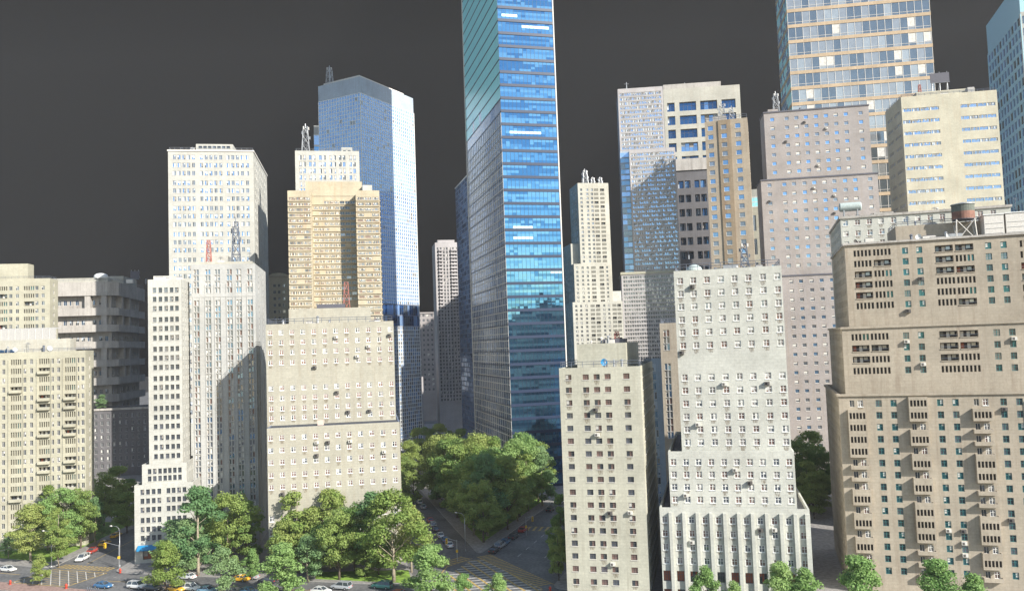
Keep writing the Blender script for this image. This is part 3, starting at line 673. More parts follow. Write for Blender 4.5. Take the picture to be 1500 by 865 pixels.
# ---- beige stepped tower right of it
b = B('apartment_tower', 'beige stepped tower with three thin masts right of the tall blue glass tower', 846, 269, 322, 530, 'w_ivory')
def r1rows(xs, ys, v, x0, kinds):
    zr = b.zs(ys, 860, v); out = []
    for j, z in enumerate(zr):
        out.append((z-.5, z+.5, [(c-x0-w/2, c-x0+w/2, k if not (k == 'slit' and (j*5+i*3) % 4 == 0) else 'balcony') for i, (c, w, k) in enumerate(zip(xs, *kinds))]))
    return out
zt = b.uz(860, 268)[1]; x1 = b.uz(891, 270)[0]; yl = min(40, max(12, b.vz(834, 275, 0)[0]))
xs = b.us([852, 861, 867.7, 874, 882.8], 300); kd = ([.9, .9, .9, 1.7, 1.7], ['plain', 'plain', 'plain', 'slit', 'slit'])
b.tier(0, x1, 0, yl, 0, zt, F=r1rows(xs, [278+6.15*i for i in range(30)], 0, 0, kd), L=auto(yl, 20, zt, 3, 1.6, 2.46, 1.5, 'skyw'))
za = b.uz(860, 386, -1.5)[1]; xa, xb = b.us([841, 895], 400, -1.5)
xs = b.us([846, 854, 861.5, 870, 882, 890], 410, -1.5); kd = ([.85, .85, .85, 1.7, 1.7, .8], ['plain', 'plain', 'plain', 'slit', 'slit', 'plain'])
b.tier(xa, xb, -1.5, yl*.8, 0, za, F=r1rows(xs, [392+6.15*i for i in range(9)], -1.5, xa, kd), L=auto(yl*.8+1.5, 20, za, 3, 1.2, 2.46, 1.4, 'plain'))
zc = b.uz(860, 442, -3)[1]; xa, xb = b.us([839, 912], 450, -3)
xs = b.us([845, 852, 860, 869, 877, 886, 893, 901, 908], 470, -3); kd = ([.85, .85, .85, 1.6, 1.6, .85, .85, 1.6, 1.5], ['plain', 'plain', 'plain', 'slit', 'slit', 'plain', 'plain', 'slit', 'slit'])
b.tier(xa, xb, -3, yl*.8, 0, zc, F=r1rows(xs, [448+6.15*i for i in range(16)], -3, xa, kd), L=auto(yl*.8+3, 20, zc, 3, 1.2, 2.46, 1.4, 'plain'))
zm = b.uz(832, 357, 3)[1]; xa = b.uz(836, 360, 3)[0]; b.tier(xa, .2, 3, yl+6, 0, zm, L=auto(yl+3, 20, zm, 3, 1.2, 2.46, 1.4, 'plain'))
b.tier(b.uz(897, 430, 4)[0], b.uz(910, 430, 4)[0], 4, 12, zc-.9, b.uz(903, 426, 4)[1], wall='w_white'); STP = b; STPz = zt
# ---- white finely gridded slab with steps
b = B('office_tower', 'pale stepped tower with a fine grid of tiny windows and blue glazed flank', 904.6, 131, 340, 880, 'w_lilac')
zt = b.uz(930, 129)[1]; x1 = b.uz(970.5, 128)[0]
b.tier(0, x1, 0, 22, 0, zt, F=G(lin(1.2, x1-1.2, 17), .95, b.zs([139+6.55*i for i in range(14)], 910), 1.25, 'skyw'), R=auto(22, 100, zt, 1.4, .95, 2.35, 1.25, 'skyw'))
za = b.uz(950, 218, -6)[1]; xa, xb = b.us([922, 989.5], 230, -6)
b.tier(xa, xb, -6, 14, 0, za, F=G(lin(xa+1, xb-1, 19), .9, b.zs([225.5+6.4*i for i in range(28)], 950, -6), 1.2, 'skyw', xa), R=auto(20, 60, za, 1.4, .9, 2.3, 1.2, 'skyw'))
xg = b.uz(909, 240, -3)[0]; zg = b.uz(915, 223, -3)[1]
curtain(b, 'F', xg, xa-.01, -3, 12, 0, zg, 2.4, 2.35, ['r_cyan', 'c_blue2', 's_b'], mull='w_bluegrey', mh=.6, mw=.1); bx = MB(); bx.box(xg+.1, xa-.1, -2.8, 12, 0, zg, 'trim_blue'); b.part('core', bx)
zc = b.uz(950, 397, -9)[1]; xa, xb = b.us([910.5, 991], 410, -9)
b.tier(xa, xb, -9, 14, 0, zc, F=G(lin(xa+1, xb-1, 22), .82, b.zs([405+5.95*i for i in range(28)], 950, -9), 1.15, 'plain', xa), R=auto(23, 20, zc, 1.4, .9, 2.1, 1.1, 'plain'), cornice=('w_cream', .9, .3))
FIN = b; FINz = zt
# ---- concrete frame building with big square windows
b = B('office_tower', 'concrete frame tower with large square deep blue windows behind the ochre tower', 971, 129, 402, 880, 'w_concrete')
zt = b.uz(1020, 128)[1]; x1 = b.uz(1083.5, 128)[0]
cl = [(977.4, 988.5), (995.4, 1020), (1026, 1051), (1057.5, 1078)]
cells = [(b.uz(a, 160)[0], b.uz(c, 160)[0], 'big') for a, c in cl]
rows = []
for k in range(14):
    y = 150.5+19.8*k; za, zb_ = b.uz(985, y+13)[1], b.uz(985, y)[1]; rows.append((za, zb_, cells))
b.tier(0, x1, 0, 30, 0, zt, F=rows, R=rows, wall='w_ivory'); b.tier(0.3, b.uz(1056, 125, 2)[0], 2, 20, zt-.9, b.uz(1010, 122, 2)[1], wall='w_concrete')
CON = b; CONz = zt
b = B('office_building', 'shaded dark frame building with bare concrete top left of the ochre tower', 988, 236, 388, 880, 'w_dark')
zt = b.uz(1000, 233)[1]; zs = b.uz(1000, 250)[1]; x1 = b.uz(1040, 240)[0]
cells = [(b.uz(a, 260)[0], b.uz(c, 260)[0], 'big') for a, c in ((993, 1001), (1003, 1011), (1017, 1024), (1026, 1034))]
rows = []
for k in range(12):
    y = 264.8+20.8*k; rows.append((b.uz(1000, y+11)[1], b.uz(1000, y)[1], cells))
b.tier(0, x1, 0, 20, 0, zs, F=rows); b.tier(-.3, x1+.3, -.6, 20, zs+.003, zt, wall='w_concrete')  # shade below the concrete top is put into the dark wall colour
# ---- ochre tower
b = B('apartment_tower', 'ochre tower with a darker central stripe, three window columns and a roof of antennas', 1032, 179, 310, 1118, 'w_ochre')
zt = b.uz(1040, 178)[1]; x1 = b.uz(1094.6, 172)[0]; xa, xb = b.us([1052.5, 1071], 200)
y1 = 16
zr = b.zs([188+13*i for i in range(30)], 1042); c1, c2, c3 = b.us([1042.6, 1062.4, 1083], 230)
fl = 'skysq'
b.tier(0, xa, 0, y1, 0, zt, F=G([c1], 2.0, zr, 1.8, fl)); b.tier(xa+.003, xb-.003, -.35, y1, 0, zt, F=G([c2], 2.0, zr, 1.8, fl, xa), wall='w_ochre_dark')
b.tier(xb, x1, 0, y1, 0, zt, F=G([c3], 2.0, zr, 1.8, fl, xb), R=auto(y1, 0, zt, 5, 2, 4, 1.8, fl)); b.railing(.3, x1-.3, .3, y1-.3, zt, 1.6, 'rail', .08); b.tier(3, 8, 3, 8, zt-.5, zt+2.5, wall='w_concrete')
OCH = b; OCHz = zt
# ---- pale bit right of it
b = B('office_building', 'cream building with blue glass attic seen in the gap right of the ochre tower', 1094, 277, 520, 1118, 'w_ivory')
zt = b.uz(1105, 277)[1]; x1 = b.uz(1124, 277)[0]; z1_ = b.uz(1105, 305)[1]; z2_ = b.uz(1105, 289)[1]
curtain(b, 'F', 0, x1, 0, 10, z1_+1, z2_, 4, 3.5, ['t_cyan', 'c_blue'], mull='white', mh=.5)
b.tier(-.2, x1+.2, .15, 20, z1_, zt); b.tier(0, x1, -4, 14, 0, z1_, F=[(z-10, z, [(b.uz(1104.5, 350, -4)[0], b.uz(1109, 350, -4)[0], 'plain'), (b.uz(1112.5, 350, -4)[0], b.uz(1117, 350, -4)[0], 'plain')]) for z in (z1_-5, z1_-20, z1_-35)], wall='w_yellow')
# ---- narrow brown building between
b = B('office_building', 'narrow brown-grey building with one tall strip window beside the white-green stepped tower', 966, 474, 250, 1030, 'w_brown')
zt = b.uz(975, 473)[1]; x1 = 16; c = b.uz(976.5, 500)[0]
b.tier(0, x1, 0, 22, 0, zt, F=[(z-z_h, z, [(c-.9, c+.9, 'pair')]) for z, z_h in [(b.uz(976, y)[1], 2.0) for y in (483, 493, 503, 532, 542, 552, 562, 572, 582, 592, 602, 612, 622, 632)]], L=auto(22, 0, zt, 3.2, 1.2, 3, 1.6, 'skyw'))
b.railing(.3, x1, .3, 21, zt, 1.2, 'rail', .07)
b = B('office_building', 'low blue-grey glazed building squeezed behind the cream block in the right foreground', 943, 527, 265, 1030, 'w_bluegrey')
zt = b.uz(955, 526)[1]; b.tier(0, 6, 0, 14, 0, zt, F=auto(6, 0, zt, 2, 1.4, 3, 2.2, 'skyw'))
# ================================================================== RIGHT FOREGROUND
# ---- cream block C
b = B('apartment_building', 'cream slab block with five columns of rust-streaked windows beside the hatched junction', 818.7, 539, 174, 1030, 'w_green', near=True)
x1 = b.uz(938, 540)[0]; zt = b.uz(820, 539)[1]; y1 = min(40, max(14, b.vz(959.5, 525, x1)[0]))
cols = b.us([832.5, 857.9, 873.9, 890, 917.6], 553); ys = [552.6+18.62*i for i in range(18)]
b.tier(0, x1, 0, y1, 0, zt, F=G(cols, 1.3, b.zs(ys, 833), 1.15, 'ribbon'), R=auto(y1, 0, zt, 2.1, 1.0, 2.7, 1.2, 'ribbon', top=1.3), L=auto(y1, 0, zt, 3.1, 1.2, 2.7, 1.15, 'ribbon'))
xa, xb = b.us([845, 917], 515, 4.5); zp = b.uz(870, 503, 4.5)[1]
b.tier(xa, xb, 4.5, y1-2, zt-.9, zp, wall='w_concrete' if False else 'w_green'); b.railing(.3, x1-.3, .3, y1-.3, zt, 1.2, 'rail', .05)
xa, xb = b.us([883, 915], 500, 8); b.tier(xa, xb, 8, 14, zp-.9, zp+.9, wall='trim_dark')
for (px, py, dk) in [(872.5, 599.5, 1), (875, 636, 0), (894, 750.5, 1), (923.5, 750, 0), (898, 825, 0)]: ac(b, px, py, 0, dk)
CRM = b; CRMz = zt; CRMp = zp
# ---- white-green stepped building
b = B('apartment_building', 'large pale green-white stepped building with vertical fins at its base', 966, 745, 168, 1040, 'w_coolwhite', near=True)
x3 = b.uz(1185.6, 746)[0]; z3 = b.uz(1070, 744)[1]
cols = b.us([973.8, 993.6, 1013.1, 1033, 1052.8, 1073.2, 1093.5, 1114, 1134.6, 1155.6, 1176.5], 765)
zr = b.zs([761.6, 781.7, 801.8, 821.9], 1050)
rows = G(cols, 1.12, zr, 1.3, 'casement_w'); zs_ = b.zs([845], 1050)[0]
rows += G(cols, 1.45, [zs_, zs_-3.6, zs_-6.8], 2.1, 'shop')
b.tier(0, x3, 0, 44, 0, z3, F=rows, L=auto(44, 0, z3, 2.8, 1.1, 2.8, 1.3, 'casement_w', top=2.2), R=auto(44, 0, z3, 2.8, 1.1, 2.8, 1.3, 'casement_w', top=2.2))
fn = MB(); us_ = b.us([982.6, 1002.4, 1022, 1042, 1062, 1082.4, 1102.6, 1123.4, 1144.4, 1165.2], 765)
for u_ in us_: fn.box(u_-.32, u_+.32, -.62, -.003, 0, z3-.9, 'w_coolwhite')
fn.box(x3-.9, x3-.003+.003, -.62, -.003, 0, z3-.9, 'w_coolwhite')
b.part('fin', fn)
v2 = 1.4; xa, xb = b.us([979.5, 1164.2], 680, v2); z2 = b.uz(1070, 660.5, v2)[1]
cols = b.us([987.1, 1005.5, 1023.9, 1042.6, 1061.3, 1080, 1099.2, 1118.2, 1137.7, 1157], 690, v2)
b.tier(xa, xb, v2, 38, z3-.9, z2, F=G(cols, 1.15, b.zs([676.3, 694.7, 713.1, 731.6], 1060, v2), 1.3, 'casement_w', xa), L=auto(36, z3, z2, 2.8, 1.1, 2.6, 1.3, 'casement_w', top=1.7), R=auto(36, z3, z2, 2.8, 1.1, 2.6, 1.3, 'casement_w', top=1.7))
v1 = 2.6; xa, xb = b.us([991.5, 1150.5], 500, v1); zt = b.uz(1070, 392.5, v1)[1]
cols = b.us([996.2+4.4, 1016.2+3.6, 1036.2+3.8, 1056.1+4.4, 1076.7+4, 1097+4, 1118+4.5, 1139.2+4.5], 500, v1)
ys = [407.5, 426.6, 445.8, 465, 484, 503.5, 551, 570.3, 589.6, 609, 628, 647]
b.tier(xa, xb, v1, 32, z2-.9, zt, F=G(cols, 1.2, b.zs(ys, 1077, v1), 1.3, 'casement_w', xa), L=auto(29, z2, zt, 2.8, 1.1, 2.7, 1.3, 'casement_w'), R=auto(29, z2, zt, 2.8, 1.1, 2.7, 1.3, 'casement_w'))
b.railing(xa+.3, xb-.3, v1+.3, 31.5, zt, 1.3, 'rail', .06)
for (px, py, v, dk) in [(1014, 420, v1, 1), (998.5, 516, v1, 1), (1061, 562, v1, 0), (1123.5, 561, v1, 1), (1022.5, 621, v1, 0), (1077, 687.5, v2, 0), (1098.5, 706.5, v2, 1), (1005, 724.5, v2, 0), (1114, 775.5, 0, 1), (1134.5, 775, 0, 0), (1014, 793, 0, 0)]: ac(b, px, py, v, dk)
GRN = b; GRNz = zt; GRNx = (xa, xb); GRNv = v1
# ---- pinkish grey stepped tower
b = B('apartment_tower', 'pinkish-grey stepped tower with small square blue windows behind the green-white building', 1118.5, 165, 328, 945, 'w_pink')
x1 = b.uz(1272, 154)[0]; zt = b.uz(1190, 159)[1]; ck = ('trim_dark', .45, .25)
cols = b.us([1130.9, 1152, 1166.4, 1180.5, 1195.3, 1210, 1224.4, 1239.2, 1261], 173); ys = [175.3+12.95*i for i in range(7)]
b.tier(0, x1, 0, 11, 0, zt, F=G(cols, 1.6, b.zs(ys, 1131), 1.45, 'skysq'), R=auto(11, 100, zt, 4, 1.6, 3.25, 1.45, 'skysq'), cornice=ck)
v = -1.6; xa, xb = b.us([1114.4, 1286], 262, v); z2 = b.uz(1190, 258.5, v)[1]
c2_ = b.us([1127, 1149, 1163, 1178.4, 1193, 1208, 1222.4, 1238.2, 1253.3, 1275], 270, v)
b.tier(xa, xb, v, 11, 0, z2, F=G(c2_, 1.6, b.zs([271.5+13.2*i for i in range(10)], 1127, v), 1.45, 'skysq', xa), cornice=ck)
v = -3.2; xa, xb = b.us([1110, 1290], 402, v); z3 = b.uz(1190, 401, v)[1]
b.tier(xa, xb, v, 11, 0, z3, F=G([c+.3 for c in c2_], 1.6, b.zs([411+13.4*i for i in range(27)], 1190, v), 1.4, 'skysq', xa), cornice=ck)
for (px, py, vv, dk) in [(1178, 179, 0, 1), (1151, 207.5, 0, 1), (1210, 188, 0, 0), (1198, 242, 0, 0), (1192, 275, -1.6, 0), (1222, 286, -1.6, 0), (1127, 295, -1.6, 1), (1222, 312, -1.6, 1)]: ac(b, px, py, vv, dk)
b.tier(2, 6, 2, 8, zt-.9, zt+1.5); PNK = b; PNKz = zt
# ---- tall banded office tower
b = B('office_tower', 'very tall office tower with ribbon windows and orange-buff floor bands', 1152, 0, 400, 945, 'w_tan')
x1 = b.uz(1361, 0)[0]; ztop = b.uz(1250, -70)[1]; FH = 23.6*400/1200*1.0; nf = int(ztop/FH)
NX = 19; dx = x1/NX; y1 = 30; gF = MB(); R = random.Random(4); mm = MB()
zref = b.uz(1170, 103)[1]; zoff = zref % FH
for j in range(nf):
    zb_ = zoff+FH*j; bd = MB(); bd.box(-.25, x1+.25, -.25, y1+.25, zb_-2.0, zb_-.35, 'w_buff'); b.part('floor_band', bd)
    for i in range(NX):
        k = R.choice(['s_a', 's_b', 's_b', 's_b', 's_c', 's_a']); zz0, zz1 = zb_-.35, zb_+FH-2.0; e = [R.uniform(-.02, .02) for _ in range(3)]
        a, c = dx*i, dx*(i+1)
        gF.poly([(a, e[0], zz0), (c, e[1], zz0), (c, e[1]+e[2], zz1), (a, e[0]+e[2], zz1)], k)
        if R.random() < .07: gF.poly([(a+.1, -.02, zz0+1.6), (c-.1, -.02, zz0+1.6), (c-.1, -.02, zz1), (a+.1, -.02, zz1)], 'blind')
    mm.box(0, x1, -.12, 0, zb_+.75, zb_+.9, 'offwhite')
b.part('glass_wall', gF)
for i in range(NX+1): mm.box(dx*i-.1, dx*i+.1, -.16, 0.02, 0, ztop, 'offwhite')
b.part('mullion', mm)
bx = MB(); bx.box(.1, x1-.1, .1, y1-.1, 0, ztop, 'trim_dark'); b.part('core', bx)
curtain(b, 'L', 0, x1, 0, y1, 0, ztop, 3, FH, ['t_cyan', 'r_cyan'], mull='offwhite', mh=.3); curtain(b, 'R', 0, x1, 0, y1, 0, ztop, 3, FH, ['s_a', 's_b'], mull='offwhite', mh=.3)
BOXES.append([b.world(p, q, z) for z in (0, ztop) for p, q in ((0, 0), (x1, 0), (x1, y1), (0, y1))])
# ---- yellow ribbon block
b = B('office_building', 'yellow-cream block with short window ribbons and a black billboard on top', 1319.6, 143, 335, 945, 'w_yellow')
x1 = b.uz(1460, 133)[0]; zt = b.uz(1390, 137)[1]; y1 = min(42, b.vz(1297, 171, 0)[0])
def rib(xa_, xb_, n): 
    w = (xb_-xa_)/n; return [(xa_+w*i+.1, xa_+w*(i+1)-.1, 'strip') for i in range(n)]
zr = b.zs([160+17.15*i for i in range(24)], 1349)
cA = rib(*b.us([1322, 1376], 165), 4); cB = rib(*b.us([1407, 1459], 160), 4)
rF = [(z-.68, z+.68, cA+cB) for z in zr]
rL = [(z-.68, z+.68, rib(y1*.1, y1*.42, 3)+rib(y1*.55, y1*.9, 3)) for z in zr]
b.tier(0, x1, 0, y1, 0, zt, F=rF, L=rL, cap='trim_blue'); xa, xb = b.us([1342, 1428], 132, 5); b.tier(xa, xb, 5, 20, zt-.9, b.uz(1385, 132, 5)[1])
b.railing(.4, x1-.4, .4, y1-.4, zt, 1, 'rail', .07); YEL = b; YELz = b.uz(1385, 132, 5)[1]
# ---- green-white building behind the brown one
b = B('apartment_building', 'pale green-white block carrying a horizontal tank, behind the big brown building', 1230.7, 317.5, 225, 1110, 'w_coolwhite')
x1 = b.uz(1480, 301)[0]; zt = b.uz(1350, 309)[1]; y1 = min(40, b.vz(1215.5, 335, 0)[0])
cols = b.us([1238.4, 1256, 1273.5, 1291, 1309.3, 1327, 1345, 1363, 1381, 1399, 1418, 1436.8, 1456], 326)
b.tier(0, x1, 0, y1, 0, zt, F=G(cols, 1.35, b.zs([327+15.4*i for i in range(12)], 1238), 1.45, 'casement_w'), L=auto(y1, 0, zt, 3.2, 1.2, 2.9, 1.4, 'plain'), cornice=('w_concrete', .5, .35))
sk = MB(); sk.box(9, 14, 3, 6, zt-.9, zt+.9, 'w_concrete'); sk.box(17, 20, 3, 5, zt-.9, zt+.3, 'roof_light'); b.part('roof_vent', sk); PGR = b; PGRz = zt
# ---- the big brown building
b = B('apartment_building', 'huge sand-brown stepped building with projecting balcony bays and slit windows', 1228, 577, 172, 1110, 'w_brown', near=True)
X = b.uz(1580, 577)[0]; z3 = b.uz(1228, 577)[1]; y1 = min(40, b.vz(1209, 565, 0)[0])
ys = [590.3+17.45*i for i in range(15)]; zr = b.zs(ys, 1288)
bays = b.us([1254.7, 1344.4, 1437.7, 1531], 600); sing = b.us([1287.7, 1309.6, 1378, 1400.6, 1471, 1494.4, 1560], 600)
pats = ['oEEEEOOOEOEOEOE', 'EEOEOEOEOEEEOOO', 'oEOOOEEOOOEEOEO', 'EEOEOEEOOEEOEOE']
rows = []
for j, z in enumerate(zr):
    cells = [(c-.56, c+.56, 'tealw') for c in sing]
    for i, c in enumerate(bays):
        if pats[i][j] in 'oO': cells += [(c-1.25, c-.35, 'plain'), (c+.3, c+1.3, 'casement_w')]
        elif j == 0 and i == 1: pass
    rows.append((z-.68, z+.68, cells))
zg = zr[-1]-4.2
rows += [(zg-1.6, zg+1.4, [(c-2.2, c+2.2, 'shop') for c in bays]+[(c-1, c+1, 'shop') for c in sing[::2]])]
b.tier(0, X, 0, y1, 0, z3, F=rows, L=auto(y1, 0, z3, 3.0, 1.2, 2.5, 1.3, 'plain'), cornice=('w_brown', .35, .35))
fh = (zr[0]-zr[-1])/14; P_ = 1.05
for j, z in enumerate(zr):
    for i, c in enumerate(bays):
        k = pats[i][j]
        if k == 'o': continue
        w = 1.75; mb = MB(); z0_ = z-fh*.5+.003; z1_ = z+fh*.5-.003
        if k == 'E':
            zl_, zh_ = z-.62, z+.62
            mb.box(c-w, c+w, -P_, -.003, z0_, zl_, 'w_brown'); mb.box(c-w, c+w, -P_, -.003, zh_, z1_, 'w_brown')
            n = 6; pw = .2; gp = (2*w-.5-pw*4)/5; x = c-w
            mb.box(c-w, c-w+.25, -P_, -.003, zl_, zh_, 'w_brown'); mb.box(c+w-.25, c+w, -P_, -.003, zl_, zh_, 'w_brown')
            x = c-w+.25
            for q in range(4):
                x += gp; mb.box(x, x+pw, -P_, -.5, zl_, zh_, 'w_brown'); x += pw
            o = b.part('balcony', mb); g = MB(); g.poly([(c-w+.25, -P_+.3, zl_), (c+w-.25, -P_+.3, zl_), (c+w-.25, -P_+.3, zh_), (c-w+.25, -P_+.3, zh_)], 'slit'); g.build('glazing', o)
        else:
            zt_ = z-.42
            mb.box(c-w, c+w, -P_, -.003, z0_, z0_+.18, 'w_brown'); mb.box(c-w, c+w, -P_, -P_+.12, z0_+.18, zt_, 'w_brown')
            mb.box(c-w, c-w+.12, -P_+.12, -.003, z0_+.18, zt_, 'w_brown'); mb.box(c+w-.12, c+w, -P_+.12, -.003, z0_+.18, zt_, 'w_brown')
            b.part('balcony', mb)
v2 = 1.3; xa = b.uz(1233, 480, v2)[0]; z2 = b.uz(1233, 479, v2)[1]
def browntier(xA, singx, ys, pat, v, x0, yref, xref):
    zr = b.zs(ys, xref, v); sg = b.us(singx, yref, v); bb = b.us(xA, yref, v); out = []
    for j, z in enumerate(zr):
        cells = [(c-x0-.56, c-x0+.56, 'tealw') for c in sg]+[(c-x0-1.68, c-x0+1.68, 'balcony' if pat[i][j] == 'B' else 'slit') for i, c in enumerate(bb)]
        out.append((z-.66, z+.66, cells))
    return out
rw = browntier([1260.5, 1289, 1390.2, 1420.2, 1521, 1551], [1327.9, 1350, 1461, 1484], [493.4, 510, 526.4, 543], ['SBBS', 'SBSS', 'BBBS', 'BBSS', 'SBSB', 'BSSS'], v2, xa, 500, 1260)
b.tier(xa, X, v2, y1-1, z3-.9, z2, F=rw, L=auto(y1-1-v2, z3, z2, 3.0, 1.2, 2.5, 1.3, 'plain'), cornice=('w_brown', .35, .3))
v1 = 2.6; xa = b.uz(1237, 358, v1)[0]; zt = b.uz(1237, 357, v1)[1]
rw = browntier([1264.7, 1293.7, 1385, 1415, 1511, 1541], [1327.8, 1348.7, 1450.4, 1473], [370.7, 386, 401.6, 417, 432.4, 447.8], ['SSBBBS', 'SBSSSS', 'BBBSSS', 'BSBSSB', 'SSBBSS', 'BSSBSB'], v1, xa, 400, 1265)
b.tier(xa, X, v1, y1-2, z2-.9, zt, F=rw, L=auto(y1-2-v1, z2, zt, 3.0, 1.2, 2.4, 1.3, 'plain', top=2.2), cornice=('w_concrete', .3, .4))
xa, xb = b.us([1312, 1441], 340, 8); zp = b.uz(1380, 327, 8)[1]; b.tier(xa, xb, 8, 20, zt-.9, zp, wall='w_tan' if False else 'w_brown'); b.railing(xa+.2, xb, 8.2, 19.5, zp, .9, 'rail', .06)
for (px, py, v, dk) in [(1349, 408, v1, 1), (1330, 455, v1, 1), (1328, 500, v2, 0), (1352, 533, v2, 0), (1485, 495.5, v2, 0), (1471, 598.5, 0, 1), (1389, 776, 0, 0), (1411, 777, 0, 1), (1412, 794.5, 0, 0), (1413.5, 812, 0, 0), (1481, 761, 0, 1)]: ac(b, px, py, v, dk)
BRN = b; BRNz = zt; BRNp = zp; BRNv = v1
# ---- cyan grid tower at right edge
b = B('office_tower', 'tower with a cyan plain crown and blue window grid cut off by the right edge', 1491, -28, 420, 1122, 'w_bluegrey')
zt = b.uz(1491, -28)[1]; yl = min(70, max(20, b.vz(1444.5, 39, 0)[0])); zc = zt-18
b.tier(0, 26, 0, yl, zc, zt, wall='crown_cyan'); curtain(b, 'L', 0, 26, 0, yl, 0, zc, yl/11, 6.3, ['r_cyan', 'r_cyan', 's_b', 'c_blue2'], mull='crown_cyan', mw=1.3, mh=2.0, tilt=.002, mproud=.3)
curtain(b, 'F', 0, 26, 0, yl, 0, zc, 4, 6.3, ['r_cyan', 's_b', 'c_blue2'], mull='w_white', mw=1.2, mh=2.2, mproud=.3); bx = MB(); bx.box(.15, 26, .15, yl-.05, 0, zc, 'trim_dark'); b.part('core', bx)
clutter(L1, 2, 26, .8, 1.8, L1.uz(30, 516)[1]-.9, 5, 1); clutter(NAR, NARx[0], NARx[1], 4, 7, NARz-.9, 3, 2); clutter(PAL, 2, 16, 3, 10, PALz-.9, 6, 3); clutter(SND, 3, 32, 10, 13, SNDz-.9, 7, 4); clutter(SND, 8, 22, 18, 24, SNDz+2.3, 4, 5)
clutter(CRM, 1, 16, 1.2, 3.5, CRMz-.9, 4, 6); clutter(CRM, 6, 12, 6, 12, CRMp-.9, 4, 16); clutter(GRN, GRNx[0]+3, GRNx[1]-1.5, GRNv+3, 22, GRNz-.9, 13, 7); clutter(BRN, 6, 32, 4, 7, BRNz-.9, 8, 8); clutter(BRN, 14, 30, 9, 16, BRNp-.9, 6, 9); clutter(PGR, 14, 44, 4, 10, PGRz-.9, 8, 10)
clutter(BRU, 6, 44, 5, 12, BRUz-.9, 6, 11); clutter(WHT, 4, 30, 4, 20, WHTz-.9, 6, 12); clutter(YEL, 4, 36, 3, 9, YELz-2.5, 6, 13); clutter(PNK, 6, 36, 2, 9, PNKz-.9, 5, 14); clutter(CON, 5, 30, 5, 14, CONz-.9, 5, 15); clutter(STP, 2, 8, 3, 9, STPz-.9, 3, 17)
finish_buildings()

# ================================================================== GROUND
def shader_road():
    m, nt, b = newmat('asphalt'); L = nt.links; tc = nd(nt, 'ShaderNodeTexCoord')
    def noise(sc, vec=(1, 1, 1), det=6):
        mp = nd(nt, 'ShaderNodeMapping'); mp.inputs['Scale'].default_value = vec; n = nd(nt, 'ShaderNodeTexNoise'); n.inputs['Scale'].default_value = sc; n.inputs['Detail'].default_value = det
        L.new(tc.outputs['Object'], mp.inputs[0]); L.new(mp.outputs[0], n.inputs['Vector']); return n.outputs[0]
    cr_ = nd(nt, 'ShaderNodeValToRGB'); cr_.color_ramp.elements[0].position = .34; cr_.color_ramp.elements[1].position = .68
    cr_.color_ramp.elements[0].color = (.06, .062, .066, 1); cr_.color_ramp.elements[1].color = (.20, .195, .19, 1)
    ad = nd(nt, 'ShaderNodeMath', operation='ADD'); m2 = nd(nt, 'ShaderNodeMath', operation='MULTIPLY'); m2.inputs[1].default_value = .5
    L.new(noise(.11), ad.inputs[0]); L.new(noise(1.4), ad.inputs[1]); L.new(ad.outputs[0], m2.inputs[0]); L.new(m2.outputs[0], cr_.inputs[0]); L.new(cr_.outputs[0], b.inputs['Base Color'])
    b.inputs['Roughness'].default_value = .8; M['asphalt'] = m
shader_road()
simple('paving', (.27, .255, .24), .85, noise=.25, scale=1.2); simple('redpaving', (.30, .20, .17), .85, noise=.3, scale=1.5); simple('kerb', (.36, .35, .33), .8)
simple('grass', (.17, .28, .04), .9, noise=.5, scale=.6); simple('paint_yellow', (.42, .29, .09), .7, noise=.35, scale=1.5); simple('paint_white', (.52, .50, .46), .7, noise=.35, scale=1.5)
simple('backdrop', (.020, .020, .021), .95, noise=.05)
G2 = lambda px, py: Vector((ground(px, py).x, ground(px, py).y))
nk0, nk1 = G2(0, 852), G2(110, 862); av = (nk1-nk0).normalized(); avn = Vector((-av.y, av.x))     # avenue direction and its far side normal
A0 = G2(75, 832); dL = (G2(128, 806)-A0).normalized()
B0, B1 = G2(164, 838), G2(612, 858); W0, W1 = G2(689, 815), G2(714, 811)
dWl = (G2(592.5, 709)-G2(677, 817)).normalized(); dWr = (G2(822, 731)-W1).normalized(); E0 = G2(806, 862); dE = dWr
avB = (B1-B0).normalized()
def slab(name, pts, z0, z1, key, side=None, **k):
    mb = MB(); n = len(pts); mb.poly([(p.x, p.y, z1) for p in pts], key)
    for i in range(n):
        p, q = pts[i], pts[(i+1) % n]; mb.poly([(p.x, p.y, z0), (q.x, q.y, z0), (q.x, q.y, z1), (p.x, p.y, z1)], side or key)
    return mb.build(name, None, **k)
ST = dict(kind='structure')
slab('ground', [Vector((-2500, -300)), Vector((2500, -300)), Vector((2500, 2500)), Vector((-2500, 2500))], -1.6, -1.2, 'backdrop', **ST)
e0, e1 = nk0-av*260-avn*5.2, nk0+av*420-avn*5.2
slab('road', [e0, e1, e1+Vector((0, 1000)), e0+Vector((-200, 1000))], -1.0, 0, 'asphalt', 'redpaving', **ST)
slab('pavement', [nk0-av*259-avn*5.1, nk0+av*419-avn*5.1, nk0+av*419, nk0-av*259], .004, .13, 'redpaving', 'kerb', **ST)
def block(pts): slab('pavement', pts, .004, .13, 'paving', 'kerb', **ST)
def rc(p, d1, d2, r=3.5, n=5):      # rounded corner at p between rays d1 and d2
    a, c = p+d1*r, p+d2*r; out = []
    for i in range(n+1):
        t = i/n; out.append(a*(1-t)**2+p*2*t*(1-t)+c*t*t)
    return out
block(rc(A0, -av, dL)+[A0+dL*230, A0+dL*230-av*260, A0-av*260])
block(rc(B0, dL, avB)[:]+rc(B1, -avB, dWl)+[B1+dWl*330, B0+dL*330])
